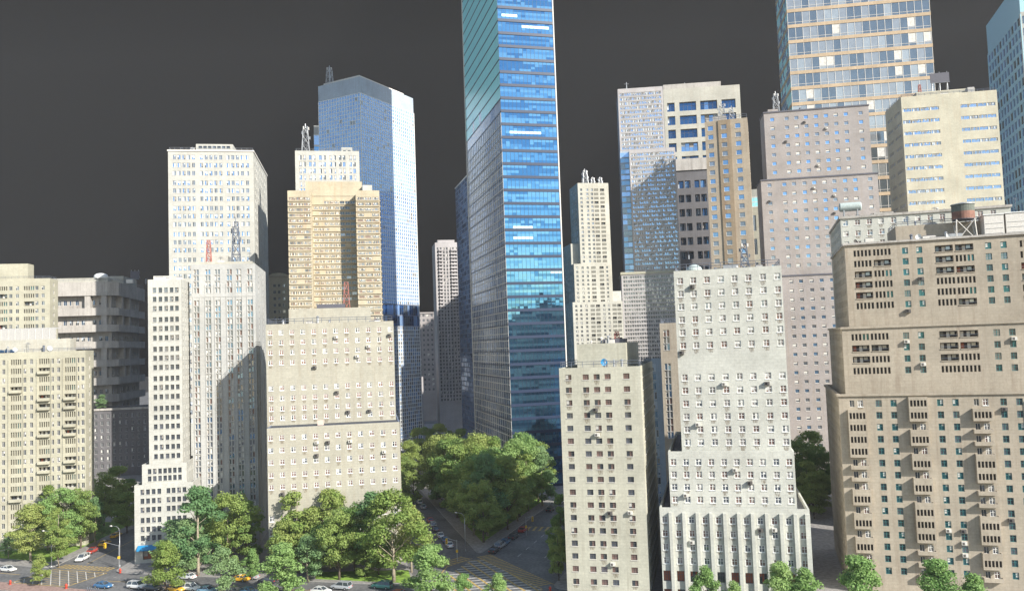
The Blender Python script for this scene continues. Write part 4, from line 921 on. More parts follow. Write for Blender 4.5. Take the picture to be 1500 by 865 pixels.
block(rc((W0+W1)/2, dWl, dWr, 5)+[W1+dWr*380, W0+dWl*380])
block(rc(E0, dE, av, 4)+[E0+av*230, E0+av*230+dE*330, E0+dE*330])
# lawns
def lawn(pts): slab('lawn', pts, .134, .17, 'grass', **ST)
lw0, lw1 = G2(470, 845), G2(606, 852)
def inset(p, a, c): return p+a+c
lawn([G2(462, 848), G2(604, 854.5), G2(604, 854.5)+Vector((-.2, .98))*11.5, G2(462, 848)+Vector((-.2, .98))*6])
lawn([A0+dL*5-av*3.6+avn*0, A0+dL*52-av*3.6, A0+dL*52-av*22, A0+dL*5-av*34])
lawn([(W0+W1)/2+(dWl+dWr)*7, (W0+W1)/2+(dWl+dWr)*7+(dWr)*60, W0+dWl*110+dWr*80, (W0+W1)/2+(dWl+dWr)*7+dWl*60])
# ---- painted markings
PY, PW = MB(), MB()
def stripe(mb, a, c, w, key, z=.004):
    d = (c-a); 
    if d.length < .05: return
    n = Vector((-d.y, d.x)).normalized()*w/2; mb.poly([(p.x, p.y, z) for p in (a-n, c-n, c+n, a+n)], key)
def clip(poly, p, d):
    t0, t1 = -1e9, 1e9; n = len(poly); cen = sum(poly, Vector((0, 0)))/n
    for i in range(n):
        a, c = poly[i], poly[(i+1) % n]; e = c-a; nn = Vector((-e.y, e.x))
        if nn.dot(cen-a) < 0: nn = -nn
        den = nn.dot(d); num = nn.dot(p-a)
        if abs(den) < 1e-9:
            if num < 0: return None
            continue
        t = -num/den
        if den > 0: t0 = max(t0, t)
        else: t1 = min(t1, t)
    return (p+d*t0, p+d*t1) if t1 > t0 else None
def hatch(mb, poly, d, sp, w, key, z=.004):
    n = Vector((-d.y, d.x)); cen = sum(poly, Vector((0, 0)))/len(poly)
    for k in range(-60, 61):
        r = clip(poly, cen+n*sp*k, d)
        if r: stripe(mb, r[0], r[1], w, key, z)
diag1 = (av+avn*.9).normalized(); diag2 = (av-avn*.9).normalized()
H1 = [A0+avn*-.6+av*1.5, B0-avn*.6-av*1, B0-avn*12.4-av*1, A0-avn*12.4+av*1.5]
hatch(PY, H1, diag1, 1.9, .28, 'paint_yellow'); hatch(PW, H1, (av*.8-avn*.7).normalized(), 1.9, .2, 'paint_white', .008)
for i in range(4): stripe(PY, H1[i], H1[(i+1) % 4], .3, 'paint_yellow', .012)
C0, C1 = B1+avn*1.0+av*2.5, E0-av*2.0-avn*.5
H2 = [B1+av*3-avn*0.5, G2(655, 829), G2(681, 821), G2(708, 819), G2(794, 862), E0-avn*13-av*1.5, B1-avn*13+av*3]
hatch(PW, H2, (av*.92+avn*.5).normalized(), 2.1, .42, 'paint_white'); hatch(PY, H2, (av*.75-avn*.8).normalized(), 2.6, .5, 'paint_yellow', .008)
for i in range(len(H2)): stripe(PY, H2[i], H2[(i+1) % len(H2)], .3, 'paint_yellow', .012)
def ladder(mb, a, c, w, key, sp=1.3, sw=.55, z=.012):
    d = (c-a); L_ = d.length; d.normalize(); n = Vector((-d.y, d.x))
    for k in range(int(L_/sp)): p = a+d*(sp*(k+.5)); stripe(mb, p-n*w/2, p+n*w/2, sw, key, z)
    stripe(mb, a-n*w/2, c-n*w/2, .2, key, z+.004); stripe(mb, a+n*w/2, c+n*w/2, .2, key, z+.004)
ladder(PY, G2(647, 828), G2(684, 815.5), 3.6, 'paint_yellow'); ladder(PY, G2(708, 813), G2(802, 858), 3.8, 'paint_yellow')
lr = W1+dWr*52; ladder(PY, G2(770, 773.5), G2(826, 774.5), 5, 'paint_yellow', 1.8, .7)
stripe(PY, A0+av*8+dL*6, A0+av*8+dL*160, .18, 'paint_yellow'); ladder(PY, A0+av*1.2+dL*2.5, B0-av*1.2+dL*2.5, 3, 'paint_yellow', 1.3)
mid = (B1+W0)/2+dWl*10; stripe(PW, mid, mid+dWl*200, .16, 'paint_white')
for k in range(30):
    p = (W1+E0)/2+dWr*(12+k*7); 
    for off in (-3.5, 3.5): q = p+Vector((dWr.y, -dWr.x))*off; stripe(PW, q, q+dWr*3, .15, 'paint_white')
for off in (-6.6, -6.25): stripe(PY, B0+avn*off+av*3, B1+avn*off-av*2, .13, 'paint_yellow'); stripe(PY, A0+avn*off-av*3, A0+avn*off-av*120, .13, 'paint_yellow')
for off in (-3.4, -9.6):
    for k in range(17): p = B0+avn*off+av*(4+k*5); stripe(PW, p, p+av*2, .12, 'paint_white')
PY.build('road_marking', None, **ST); PW.build('road_marking', None, **ST)
# ================================================================== TREES
def leafmat(key, c1, c2):
    m, nt, b = newmat(key); L = nt.links; tc = nd(nt, 'ShaderNodeTexCoord'); oi = nd(nt, 'ShaderNodeObjectInfo')
    n = nd(nt, 'ShaderNodeTexNoise'); n.inputs['Scale'].default_value = .45; n.inputs['Detail'].default_value = 3; L.new(tc.outputs['Object'], n.inputs['Vector'])
    a = nd(nt, 'ShaderNodeMath', operation='MULTIPLY_ADD'); a.inputs[1].default_value = .5; L.new(oi.outputs['Random'], a.inputs[0]); L.new(n.outputs[0], a.inputs[2])
    mr = nd(nt, 'ShaderNodeMapRange'); mr.inputs[1].default_value = .45; mr.inputs[2].default_value = 1.05; L.new(a.outputs[0], mr.inputs[0])
    mx = nd(nt, 'ShaderNodeMix', data_type='RGBA'); mx.inputs[6].default_value = (*c1, 1); mx.inputs[7].default_value = (*c2, 1); L.new(mr.outputs[0], mx.inputs[0])
    L.new(mx.outputs[2], b.inputs['Base Color']); b.inputs['Roughness'].default_value = .6; b.inputs['Specular IOR Level'].default_value = .25
    tr = nd(nt, 'ShaderNodeBsdfTranslucent'); L.new(mx.outputs[2], tr.inputs[0]); ms = nd(nt, 'ShaderNodeMixShader'); ms.inputs[0].default_value = .4
    L.new(b.outputs[0], ms.inputs[1]); L.new(tr.outputs[0], ms.inputs[2]); L.new(ms.outputs[0], nt.nodes['Material Output'].inputs[0]); M[key] = m
leafmat('leaf_yellow', (.21, .31, .075), (.42, .46, .15)); leafmat('leaf_green', (.15, .26, .07), (.34, .42, .12)); leafmat('leaf_cool', (.14, .27, .11), (.28, .40, .18)); leafmat('leaf_light', (.19, .34, .10), (.34, .47, .17))
simple('bark', (.32, .27, .20), .9, noise=.3); simple('bark_dark', (.13, .10, .075), .9, noise=.3)
def crown_mesh(key, H, Rr, base, ncl, nl, size, shape, seed):
    r = np.random.default_rng(seed); cs = []
    while len(cs) < ncl:
        z = r.uniform(0, 1)
        if shape == 'broad': prof = (math.sin(math.pi*min(1, (z*.86+.14)))**.55)*(1 if z > .15 else .8)
        elif shape == 'cone': prof = (1-z)**.75*.95+.08
        else: prof = (math.sin(math.pi*(z*.8+.16)))**.7*(1.1-z*.55)
        ang = r.uniform(0, 6.283); rad = math.sqrt(r.uniform(.12, 1))*Rr*prof*(1+.28*math.sin(ang*3+seed+z*3)+.16*math.sin(ang*5+z*9))
        cs.append((rad*math.cos(ang), rad*math.sin(ang), base+(H-base)*z*.96, r.uniform(.55, 1.4)))
    cs = np.array(cs); csz = (.15*Rr+.2) if shape != 'cone' else .13*Rr+.25
    P = []; 
    for c in cs:
        k = int(nl*c[3]**2); d = r.normal(size=(k, 3)); d /= np.linalg.norm(d, axis=1)[:, None]
        rr = csz*c[3]*(r.uniform(.25, 1, (k, 1))**.45)*1.25*(1+.16*np.minimum(2.5, r.exponential(.8, (k, 1))**2)*(r.uniform(0, 1, (k, 1)) < .5))
        P.append(np.hstack([c[:3]+d*rr*np.array([1.15, 1.15, .72]), d]))
    P = np.vstack(P); n = len(P); ctr = P[:, :3]; out = P[:, 3:]
    nrm = out*.9+r.normal(size=(n, 3))*.55+np.array([0, 0, .35]); nrm /= np.linalg.norm(nrm, axis=1)[:, None]
    t = np.cross(nrm, r.normal(size=(n, 3))); t /= np.linalg.norm(t, axis=1)[:, None]; bb = np.cross(nrm, t)
    s = size*r.uniform(.6, 1.25, (n, 1)); V = np.empty((n, 4, 3)); V[:, 0] = ctr-t*s*.5-bb*s*.2; V[:, 1] = ctr+t*s*.1-bb*s*.45; V[:, 2] = ctr+t*s*.55+bb*s*.15; V[:, 3] = ctr-t*s*.1+bb*s*.45
    me = bpy.data.meshes.new('crown'); me.vertices.add(n*4); me.vertices.foreach_set('co', V.reshape(-1)); me.loops.add(n*4); me.loops.foreach_set('vertex_index', np.arange(n*4, dtype=np.int32))
    me.polygons.add(n); me.polygons.foreach_set('loop_start', np.arange(0, n*4, 4, dtype=np.int32)); me.polygons.foreach_set('loop_total', np.full(n, 4, dtype=np.int32)); me.update(calc_edges=True)
    me.materials.append(M[key]); return me, cs
def trunk_mesh(H, base, cs, rad, key, nb, shape, seed):
    r = random.Random(seed); mb = MB(); top = H*(.62 if shape == 'broad' else .93); px_ = [(0, 0, -.2), (r.uniform(-.2, .2), r.uniform(-.2, .2), base*.6), (r.uniform(-.4, .4), r.uniform(-.4, .4), top*.55), (r.uniform(-.6, .6), r.uniform(-.6, .6), top)]
    mb.tube(px_, [rad*1.25, rad*.9, rad*.6, rad*.12], key, 8)
    idx = sorted(range(len(cs)), key=lambda i: -(cs[i][0]**2+cs[i][1]**2))[:nb*2:2]
    for i in idx:
        c = cs[i]; z0 = max(base*.55, min(top*.8, c[2]-math.hypot(c[0], c[1])*r.uniform(.7, 1.1))); f = min(1, z0/top)
        p0 = Vector((0, 0, z0)); p1 = Vector(c[:3]); mid = p0.lerp(p1, .5)+Vector((0, 0, r.uniform(-.05, .1)*(p1-p0).length))
        rr = rad*(.42-.25*f); mb.tube([p0, mid, p1], [rr, rr*.6, rr*.15], key, 5)
    return mb.mesh('trunk', True)
TP = []
for (key, H, Rr, base, ncl, nl, size, shape, bk) in [
    ('leaf_yellow', 20, 6.6, 4.5, 58, 190, .46, 'broad', 'bark'), ('leaf_yellow', 19, 5.4, 4.0, 46, 190, .46, 'oval', 'bark'), ('leaf_green', 21, 6.8, 4.5, 58, 190, .46, 'broad', 'bark_dark'),
    ('leaf_cool', 20, 5.2, 3.0, 52, 190, .45, 'oval', 'bark'), ('leaf_green', 18, 5.0, 3.0, 46, 190, .45, 'oval', 'bark_dark'), ('leaf_light', 9, 3.0, 1.6, 60, 130, .30, 'cone', 'bark_dark'),
    ('leaf_light', 9, 2.7, 1.5, 50, 130, .30, 'oval', 'bark'), ('leaf_yellow', 10, 3.1, 1.6, 60, 130, .30, 'cone', 'bark_dark'), ('leaf_cool', 10, 3.2, 2.0, 44, 130, .32, 'oval', 'bark'), ('leaf_light', 20, 6.2, 4.5, 52, 190, .46, 'broad', 'bark')]:
    sd_ = len(TP)*17+3; cm, cs = crown_mesh(key, H, Rr, base, ncl, nl, size, shape, sd_); TP.append((H, cm, trunk_mesh(H, base, cs, .34 if H > 12 else .16, bk, 12 if H > 12 else 6, shape, sd_)))
TR = random.Random(21)
def tree(kind, p, h, label, group=None, z=.1, wide=1):
    H, cm, tm = TP[kind]; s = h/H; o = thing('tree', label, 'tree', (p[0], p[1], z), TR.uniform(0, 6.28), group); o.scale = (s*wide, s*wide, s)
    link('trunk', tm, o); link('crown', cm, o); return o
def treepx(kind, px, py, top, label, group=None, wide=1):
    g = ground(px, py); h = (py-top)/FPX*g.y; return tree(kind, g, h, label, group, wide=wide)
GA = 'trees in the small park at the left corner'
for (k, x, y, t, lb, w) in [(0, 45, 822, 742, 'tree with bare pale limbs at the left end of the left park', 1.15), (1, 70, 806, 712, 'yellow-green tree rising highest on the left side of the left park', 1), (9, 92, 812, 716, 'light green tree in the middle of the left park', .95),
                            (1, 86, 830, 745, 'thin-trunked yellowish tree in front in the left park', .8), (2, 118, 803, 716, 'tall green tree right of the middle in the left park', .9), (3, 140, 795, 728, 'cool green tree at the right end of the left park', 1), (4, 30, 800, 765, 'low green tree at the foot of the slit-windowed block', 1.2), (8, 12, 818, 788, 'small tree at the left frame edge by the slit-windowed block', 1.2)]:
    treepx(k, x, y, t, lb, GA, w)
for (k, x, y, t, lb, w) in [(7, 58, 857, 813, 'small dark yellow-green street tree at the lower left corner of the avenue', 1.0), (7, 243, 869, 795, 'dense conical yellow-green street tree in front of the white stepped tower', 1.15),
                            (3, 290, 843, 713, 'tallest tree with a straight pale trunk right of the narrow white tower', 1.05), (8, 262, 838, 763, 'tree tucked behind the tall one beside the narrow white tower', 1.6), (3, 276, 842, 760, 'fresh green tree beside the blue awning tower', 1.2), (8, 325, 872, 805, 'open-crowned green street tree below the paired-window tower', 1.15),
                            (6, 369, 848, 806, 'small round light green tree by the dark alley', .95), (6, 345, 845, 815, 'little green tree under the paired-window tower', 1.2), (5, 415, 876, 798, 'dense fresh green conical street tree left of the lawn', 1.25), (5, 632, 876, 800, 'dense fresh green conical street tree right of the lawn', 1.3),
                            (5, 680, 890, 842, 'small conical street tree at the bottom below the hatched junction', 1), (6, 729, 893, 843, 'small round street tree at the bottom centre by the hatched junction', 1.1), (6, 1035, 905, 834, 'light green street tree before the left part of the fin-fronted base', .95),
                            (5, 1146, 912, 826, 'bright green street tree before the right part of the fin-fronted base', 1), (6, 1184, 915, 838, 'pale green street tree at the right corner of the fin-fronted base', 1.1), (5, 1262, 915, 817, 'bright conical street tree at the left foot of the big brown building', 1.05),
                            (5, 1376, 918, 822, 'bright conical street tree before the middle bays of the big brown building', 1.05), (6, 1434, 925, 846, 'low street tree right of the middle bays of the big brown building', 1.1), (6, 1078, 915, 856, 'barely visible low street tree top at the bottom by the fins', 1)]:
    treepx(k, x, y, t, lb, 'street trees along the avenue', w)
for (k, x, y, t, lb, w) in [(2, 335, 828, 722, 'dark shaded tree in front of the paired-window tower', 1), (4, 362, 826, 735, 'dark shaded tree beside the alley of the sand building', 1), (2, 318, 815, 728, 'dark shaded tree right behind the tallest straight tree', .9),
                            (2, 152, 772, 692, 'dark tree deep in the left side street', 1), (4, 172, 765, 684, 'dark tree at the back of the left side street', 1.1), (4, 190, 760, 702, 'dark tree behind the narrow white tower', 1.1), (2, 186, 780, 720, 'dark low tree left of the narrow white tower', 1.0)]:
    treepx(k, x, y, t, lb, 'shaded trees on the left', w)
for (k, x, y, t, lb, w) in [(1, 438, 838, 722, 'leftmost tall yellow-green tree on the sand building lawn', 1.05), (0, 484, 833, 722, 'second tall yellow-green tree on the lawn', 1), (8, 452, 852, 788, 'small tree with a white trunk at the left of the lawn', 1.2), (2, 497, 849, 748, 'green tree with a forked pale trunk in the middle of the lawn', .95),
                            (2, 520, 838, 738, 'bluish green tree behind the middle of the lawn', 1), (3, 545, 838, 722, 'dark green tree with the highest crown behind the big pale-limbed tree', 1.1), (0, 577, 852, 724, 'biggest tree with long pale limbs at the right end of the lawn', 1.15), (4, 555, 842, 770, 'thin tree in the shade at the back of the lawn', 1.1),
                            (9, 470, 842, 770, 'yellowish tree low at the left of the lawn', .9), (0, 420, 842, 765, 'tree overhanging the alley at the left end of the lawn', 1), (0, 603, 838, 745, 'tree leaning over the left side street from the lawn', .85), (4, 535, 846, 800, 'thin shaded sapling under the crowns of the lawn', 1.3)]:
    treepx(k, x, y, t, lb, 'trees on the lawn before the sand building', w)
# wooded wedge between the two streets
def inwedge(p, m=4):
    q = p-(W0+W1)/2; den = dWl.x*dWr.y-dWl.y*dWr.x; a = (q.x*dWr.y-q.y*dWr.x)/den; c = (dWl.x*q.y-dWl.y*q.x)/den; return a > m and c > m
pl_ = []; apex = (W0+W1)/2; nW = 0
spots = []
for i in range(14):
    for j in range(14):
        p = apex+dWl*(6.5+i*8.6)+dWr*(6.5+j*8.6)+Vector((TR.uniform(-2, 2), TR.uniform(-2, 2)))
        if p.y > 296 or (p.y > 280 and p.x > -14): continue
        spots.append(p)
cornerpos = ['tip', 'left edge', 'right edge', 'middle', 'back']
for p in sorted(spots, key=lambda q: q.y):
    q = project(Vector((p.x, p.y, 14)))
    if q is None or q[0] < 560 or q[0] > 860: continue
    nW += 1; k = TR.choice([0, 2, 2, 4, 3, 9, 1])
    tree(k, p, TR.uniform(17, 24.5)*(.82 if p.y-apex.y < 16 else 1), 'broadleaf tree in the dense wood on the wedge between the two streets', 'broadleaf trees of the dense central wood')
# far trees behind the wedge, along the left street and by the tall tower
for i, (x, y, Y, h) in enumerate([(598, 660, 330, 17), (612, 660, 345, 20), (626, 655, 360, 19), (643, 650, 350, 21), (660, 650, 350, 18), (676, 650, 345, 19), (590, 665, 290, 16), (603, 680, 280, 15)]):
    p = at(x, 640, Y); tree([2, 4, 2, 4][i % 4], (p.x, p.y), h, 'dark hazy tree in the shade behind the central wood', 'dark trees behind the central wood')
for (x, Y, h, lb) in [(816, 187, 12, 'dark tree hugging the left wall of the cream slab block'), (812, 200, 11, 'second dark tree behind the cream slab block on the street side'), (823, 215, 14, 'third dark tree up the street beside the cream slab block')]:
    p = at(x, 780, Y); tree(4, (p.x, p.y), h, lb, wide=.75)
for i, (x, Y, h) in enumerate([(1180, 262, 20), (1196, 268, 22), (1208, 258, 18), (1188, 250, 15), (1175, 272, 20), (1194, 240, 13), (1206, 246, 13)]):
    p = at(x, 780, Y); tree([2, 4][i % 2], (p.x, p.y), h, 'dark tree in the shadowed gap between the green-white and the brown buildings', 'dark trees in the right gap')
# ================================================================== VEHICLES
def carpaint(key, c):
    m, nt, b = newmat(key); b.inputs['Base Color'].default_value = (*c, 1); b.inputs['Roughness'].default_value = .3; b.inputs['Metallic'].default_value = .1
    b.inputs['Coat Weight'].default_value = .6; M[key] = m
for k, c in (('white', (.70, .70, .68)), ('blue', (.05, .16, .32)), ('red', (.40, .04, .03)), ('dark', (.05, .05, .06)), ('taxi', (.75, .42, .03)), ('green', (.07, .25, .20)), ('silver', (.40, .42, .44)), ('skyblue', (.18, .32, .42))): carpaint('car_'+k, c)
simple('lens', (.75, .75, .70), .15); simple('tail', (.45, .02, .02), .25)
def car_meshes(kind):
    L_, W_, H_ = (4.6, 1.8, 1.42) if kind == 'sedan' else (4.8, 1.9, 1.75)
    if kind == 'sedan': prof = [(-2.3, .38, .62), (-2.25, .30, .82), (-1.9, .24, .92), (-1.35, .22, .96), (-.9, .2, .98), (.9, .2, .96), (1.35, .22, .92), (2.0, .26, .80), (2.25, .32, .66), (2.3, .40, .55)]; cab = [(-1.65, .93), (-1.05, 1.40), (.25, 1.42), (1.15, .93)]
    else: prof = [(-2.4, .45, .70), (-2.36, .32, .98), (-1.9, .28, 1.02), (-.9, .26, 1.04), (.9, .26, 1.04), (1.3, .28, 1.02), (2.1, .3, .92), (2.34, .38, .75), (2.4, .46, .6)]; cab = [(-2.3, 1.0), (-2.0, 1.70), (.35, 1.74), (1.2, 1.0)]
    b = MB(); hw = W_/2; rings = []
    for (x, z0_, z1_) in prof:
        e = 1-.10*max(0, (abs(x)-1.7)/.6); w = hw*e; st = len(b.v)
        for (y, z) in ((-w*.85, z0_), (-w, z0_+.12), (-w, (z0_+z1_)/2+.05), (-w*.90, z1_), (w*.90, z1_), (w, (z0_+z1_)/2+.05), (w, z0_+.12), (w*.85, z0_)): b.v.append((x, y, z))
        rings.append(st)
    k = b.k('car_white')
    for i in range(len(rings)-1):
        for j in range(8): b.f.append((rings[i]+j, rings[i]+(j+1) % 8, rings[i+1]+(j+1) % 8, rings[i+1]+j)); b.mi.append(k)
    b.f.append(tuple(rings[0]+j for j in range(8))); b.mi.append(k); b.f.append(tuple(rings[-1]+j for j in range(8))[::-1]); b.mi.append(k)
    (xa, za), (xb, zb_), (xc, zc), (xd, zd) = cab; w0, w1 = hw*.90, hw*.70
    b.box(xb-.02, xc+.02, -w1, w1, zb_-.05, zb_+.01, 'car_white')
    for s in (-1, 1):
        for (p, q) in (((xa, za), (xb, zb_)), ((xd, zd), (xc, zc)), ((xb*.5+xc*.5-.05, za), (xb*.5+xc*.5, zb_))): b.tube([(p[0], s*w0, p[1]), (q[0], s*w1, q[1])], .05, 'car_white', 4)
    g = MB(); A = [(xa, za), (xb, zb_-.04), (xc, zc-.04), (xd, zd)]
    g.poly([(A[0][0], -w0, A[0][1]), (A[0][0], w0, A[0][1]), (A[1][0], w1, A[1][1]), (A[1][0], -w1, A[1][1])], 'g_dark'); g.poly([(A[2][0], -w1, A[2][1]), (A[2][0], w1, A[2][1]), (A[3][0], w0, A[3][1]), (A[3][0], -w0, A[3][1])], 'g_dark')
    for s in (-1, 1): g.poly([(A[0][0], s*w0, A[0][1]), (A[3][0], s*w0, A[3][1]), (A[2][0], s*w1, A[2][1]), (A[1][0], s*w1, A[1][1])], 'g_dark')
    wl = MB(); wl.tube([(0, -.11, 0), (0, .11, 0)], .33, 'rubber', 14); wl.tube([(0, -.13, 0), (0, .13, 0)], .18, 'steel', 8)
    hd = MB(); hd.box(-.05, .04, -.2, .2, -.07, .07, 'lens'); tl = MB(); tl.box(-.04, .05, -.18, .18, -.07, .09, 'tail')
    return dict(body=b.mesh('body'), glass=g.mesh('window_glass'), wheel=wl.mesh('wheel'), head=hd.mesh('headlight'), tail=tl.mesh('taillight'), hw=hw, prof=prof)
CM = {'sedan': car_meshes('sedan'), 'wagon': car_meshes('wagon')}
def car(kind, px, py, ang, col, label, group, cat='car'):
    m_ = CM[kind]; p = ground(px, py); o = thing('parked_car' if 'parked' in label else 'car', label, cat, (p.x, p.y, .012), ang, group)
    bo = link('body', m_['body'], o); bo.material_slots[0].link = 'OBJECT'; bo.material_slots[0].material = M['car_'+col]
    link('window_glass', m_['glass'], o, (0, 0, .0))
    for x in (-1.42, 1.42):
        for y in (-1, 1): link('wheel', m_['wheel'], o, (x, y*(m_['hw']-.1), .33))
    e0_, e1_ = m_['prof'][0], m_['prof'][-1]
    for y in (-1, 1): link('headlight', m_['head'], o, (e1_[0]-.02, y*.62, .62), 0); link('taillight', m_['tail'], o, (e0_[0]+.02, y*.62, .72), 0)
    if cat == 'taxi': s_ = MB(); s_.box(-.15, .15, -.3, .3, 1.43, 1.58, 'lens'); s_.build('roof_sign', o)
    return o
aA = math.atan2(av.y, av.x); aL = math.atan2(dL.y, dL.x); aWl = math.atan2(dWl.y, dWl.x); aWr = math.atan2(dWr.y, dWr.x); PI = math.pi
ga = 'cars on the avenue'
for (k, x, y, a, c, lb, ct) in [('sedan', 11, 836, aA, 'white', 'white car on the avenue at the left frame edge', 'car'), ('sedan', 151, 860, aA, 'blue', 'blue sedan crossing below the yellow-hatched left junction', 'car'), ('wagon', 201, 861, aA, 'white', 'white wagon right behind the blue sedan on the avenue', 'car'), ('sedan', 224, 864, aA, 'dark', 'dark grey car on the avenue between the white wagon and the conical tree', 'car'),
                                ('sedan', 257, 865, aA, 'taxi', 'yellow taxi half hidden by the conical tree on the avenue', 'taxi'), ('wagon', 279, 864, aA, 'white', 'white wagon right of the conical tree on the near lane', 'car'), ('sedan', 303, 867, aA, 'skyblue', 'pale blue car at the bottom edge right of the white wagon', 'car'), ('sedan', 274, 847, aA+PI, 'white', 'white sedan in the far lane behind the conical tree', 'car'),
                                ('sedan', 352, 850, aA+PI, 'taxi', 'yellow taxi at the kerb below the paired-window tower', 'taxi'), ('sedan', 366, 847, aA+PI, 'silver', 'silver car behind the yellow taxi near the alley', 'car'), ('wagon', 560, 861, aA+PI, 'green', 'dark green wagon at the kerb in front of the lawn', 'car'), ('sedan', 345, 868, aA, 'dark', 'dark car at the bottom edge below the yellow taxi', 'car'), ('sedan', 364, 869, aA, 'blue', 'blue car at the bottom edge below the silver car', 'car')]:
    car(k, x, y, a, c, lb, ga, ct)
for (k, x, y, a, c, lb, ct) in [('wagon', 121, 820, aL+PI, 'white', 'white wagon waiting in the left side street by the pavement', 'car'), ('sedan', 135, 809, aL+PI, 'red', 'red car behind the white wagon in the left side street', 'car'), ('sedan', 153, 798, aL, 'taxi', 'yellow taxi in the shade of the left side street', 'taxi'), ('sedan', 170, 786, aL, 'taxi', 'second taxi deeper in the shaded left side street', 'taxi')]:
    car(k, x, y, a, c, lb, 'cars in the left side street', ct)
for (k, x, y, c, lb) in [('sedan', 658, 800, 'white', 'white parked car nearest the tip of the wooded wedge'), ('sedan', 652, 793, 'blue', 'dark blue parked car behind the nearest white one'), ('sedan', 645, 786, 'white', 'second white parked car along the left side of the wedge'), ('sedan', 638, 777, 'dark', 'dark parked car along the left side of the wedge'), ('wagon', 634, 771, 'silver', 'silver parked wagon along the left side of the wedge'),
                         ('sedan', 630, 764, 'red', 'red parked car along the left side of the wedge'), ('sedan', 615, 737, 'white', 'far white parked car up the left side of the wedge'), ('sedan', 620, 744, 'silver', 'silver parked car just nearer than the far white one'), ('wagon', 611, 731, 'dark', 'farthest dark parked wagon on the left side of the wedge')]:
    p = G2(x, y); car(k, x, y, aWl, c, lb, 'cars parked along the left side of the wedge')
for (k, x, y, c, lb) in [('sedan', 724, 808, 'dark', 'dark parked car nearest the tip on the right side of the wedge'), ('wagon', 733, 801, 'silver', 'silver parked wagon second from the tip on the right side of the wedge'), ('sedan', 752, 788, 'dark', 'dark parked car before the red one on the right side of the wedge'), ('sedan', 766, 778, 'red', 'red parked car on the right side of the wedge'),
                         ('sedan', 806, 748, 'dark', 'dark parked car far up the right side of the wedge'), ('sedan', 822, 736, 'white', 'white parked car at the far end of the right street by the cream block'), ('sedan', 740, 796, 'blue', 'dark blue parked car between the silver wagon and the dark car')]:
    car(k, x, y, aWr, c, lb, 'cars parked along the right side of the wedge')
for (k, x, y, a, c, lb) in [('sedan', 392, 853, aA+PI, 'dark', 'dark sedan at the kerb just left of the conical tree by the lawn'), ('sedan', 470, 868, aA, 'white', 'white sedan on the avenue below the left half of the lawn'), ('wagon', 500, 862, aA+PI, 'silver', 'silver wagon on the avenue below the middle of the lawn'), ('sedan', 585, 873, aA, 'red', 'red car at the bottom edge right of the green wagon')]:
    car(k, x, y, a, c, lb, ga)
# ================================================================== STREET FURNITURE
def lamp(px, py, top, label, dirv, arm=2.6):
    p = ground(px, py); h = (py-top)/FPX*p.y; o = thing('street_lamp', label, 'street lamp', (p.x, p.y, .13), 0, 'street lamps'); d = Vector((dirv[0], dirv[1], 0)).normalized()
    a = MB(); a.tube([(0, 0, 0), (0, 0, .6)], .17, 'steel', 8); a.tube([(0, 0, .6), (0, 0, h*.86)], [.11, .07], 'steel', 8); a.build('pole', o, True)
    c = MB(); pts = [Vector((0, 0, h*.86)), Vector((0, 0, h*.95))+d*.25, Vector((0, 0, h))+d*arm*.4, Vector((0, 0, h*1.0))+d*arm]; c.tube(pts, .05, 'steel', 6); c.build('arm', o, True)
    l = MB(); q = Vector((0, 0, h))+d*(arm+.3); l.tube([q-d*.45, q, q+d*.45], [.1, .2, .08], 'offwhite', 6); l.build('lamp_head', o, True); return o, p, h
lamp(175.5, 831, 773, 'tall grey street lamp with a curved arm at the corner of the narrow white tower', -av)
lamp(75.5, 832, 780, 'grey street lamp with a curved arm in front of the left park', -av); lamp(682, 808, 754, 'street lamp standing at the tip of the wooded wedge', -av+avn*.3)
lamp(612, 838, 800, 'short street lamp at the right end of the lawn', av) if False else None
def signal(px, py, h, label, dirv, arm):
    p = ground(px, py); o = thing('traffic_light', label, 'traffic light', (p.x, p.y, .13), 0, 'yellow traffic lights'); d = Vector((dirv[0], dirv[1], 0)).normalized(); n = Vector((-d.y, d.x, 0))
    a = MB(); a.tube([(0, 0, 0), (0, 0, h)], .09, 'steel', 8); a.build('pole', o); c = MB(); c.tube([Vector((0, 0, h-.3)), Vector((0, 0, h+.35))+d*arm], .06, 'steel', 6); c.build('arm', o)
    s = MB(); q = Vector((0, 0, h-.55))+d*arm; s.box(q.x-.24, q.x+.24, q.y-.22, q.y+.22, q.z-.55, q.z+.75, 'yellow'); 
    for k in range(3): s.tube([q+Vector((0, -.22, .5-k*.4)), q+Vector((0, -.34, .5-k*.4))], .13, 'black', 8)
    s.build('signal_box', o); b_ = MB(); b_.box(-.25, .25, -.3, .1, h*.42, h*.42+.6, 'yellow'); b_.build('signal_box', o)
signal(174.5, 833, 6, 'traffic light with a long arm and yellow box over the left side street', -av, 4.6)
signal(670, 822, 5.2, 'yellow traffic light at the left side of the wedge tip', -av, 2.8); signal(594, 716, 5, 'small yellow traffic light far up the left street by the sand building', av, 1.6); signal(771, 784, 5, 'traffic light mast up the right street beside the red parked car', av, 2)
def hydrant(px, py, label, s=1.0):
    p = ground(px, py); mb = MB(); mb.tube([(0, 0, 0), (0, 0, .7*s), (0, 0, .82*s), (0, 0, .95*s)], [.2*s, .19*s, .22*s, .06*s], 'red', 10); mb.tube([(-.3*s, 0, .55*s), (.3*s, 0, .55*s)], .09*s, 'red', 8); mb.tube([(0, 0, 0), (0, 0, .1*s)], .27*s, 'red', 10)
    o = mb.build('fire_hydrant', None, True); o.location = (p.x, p.y, .13); tag(o, label, 'fire hydrant', 'red hydrants and posts')
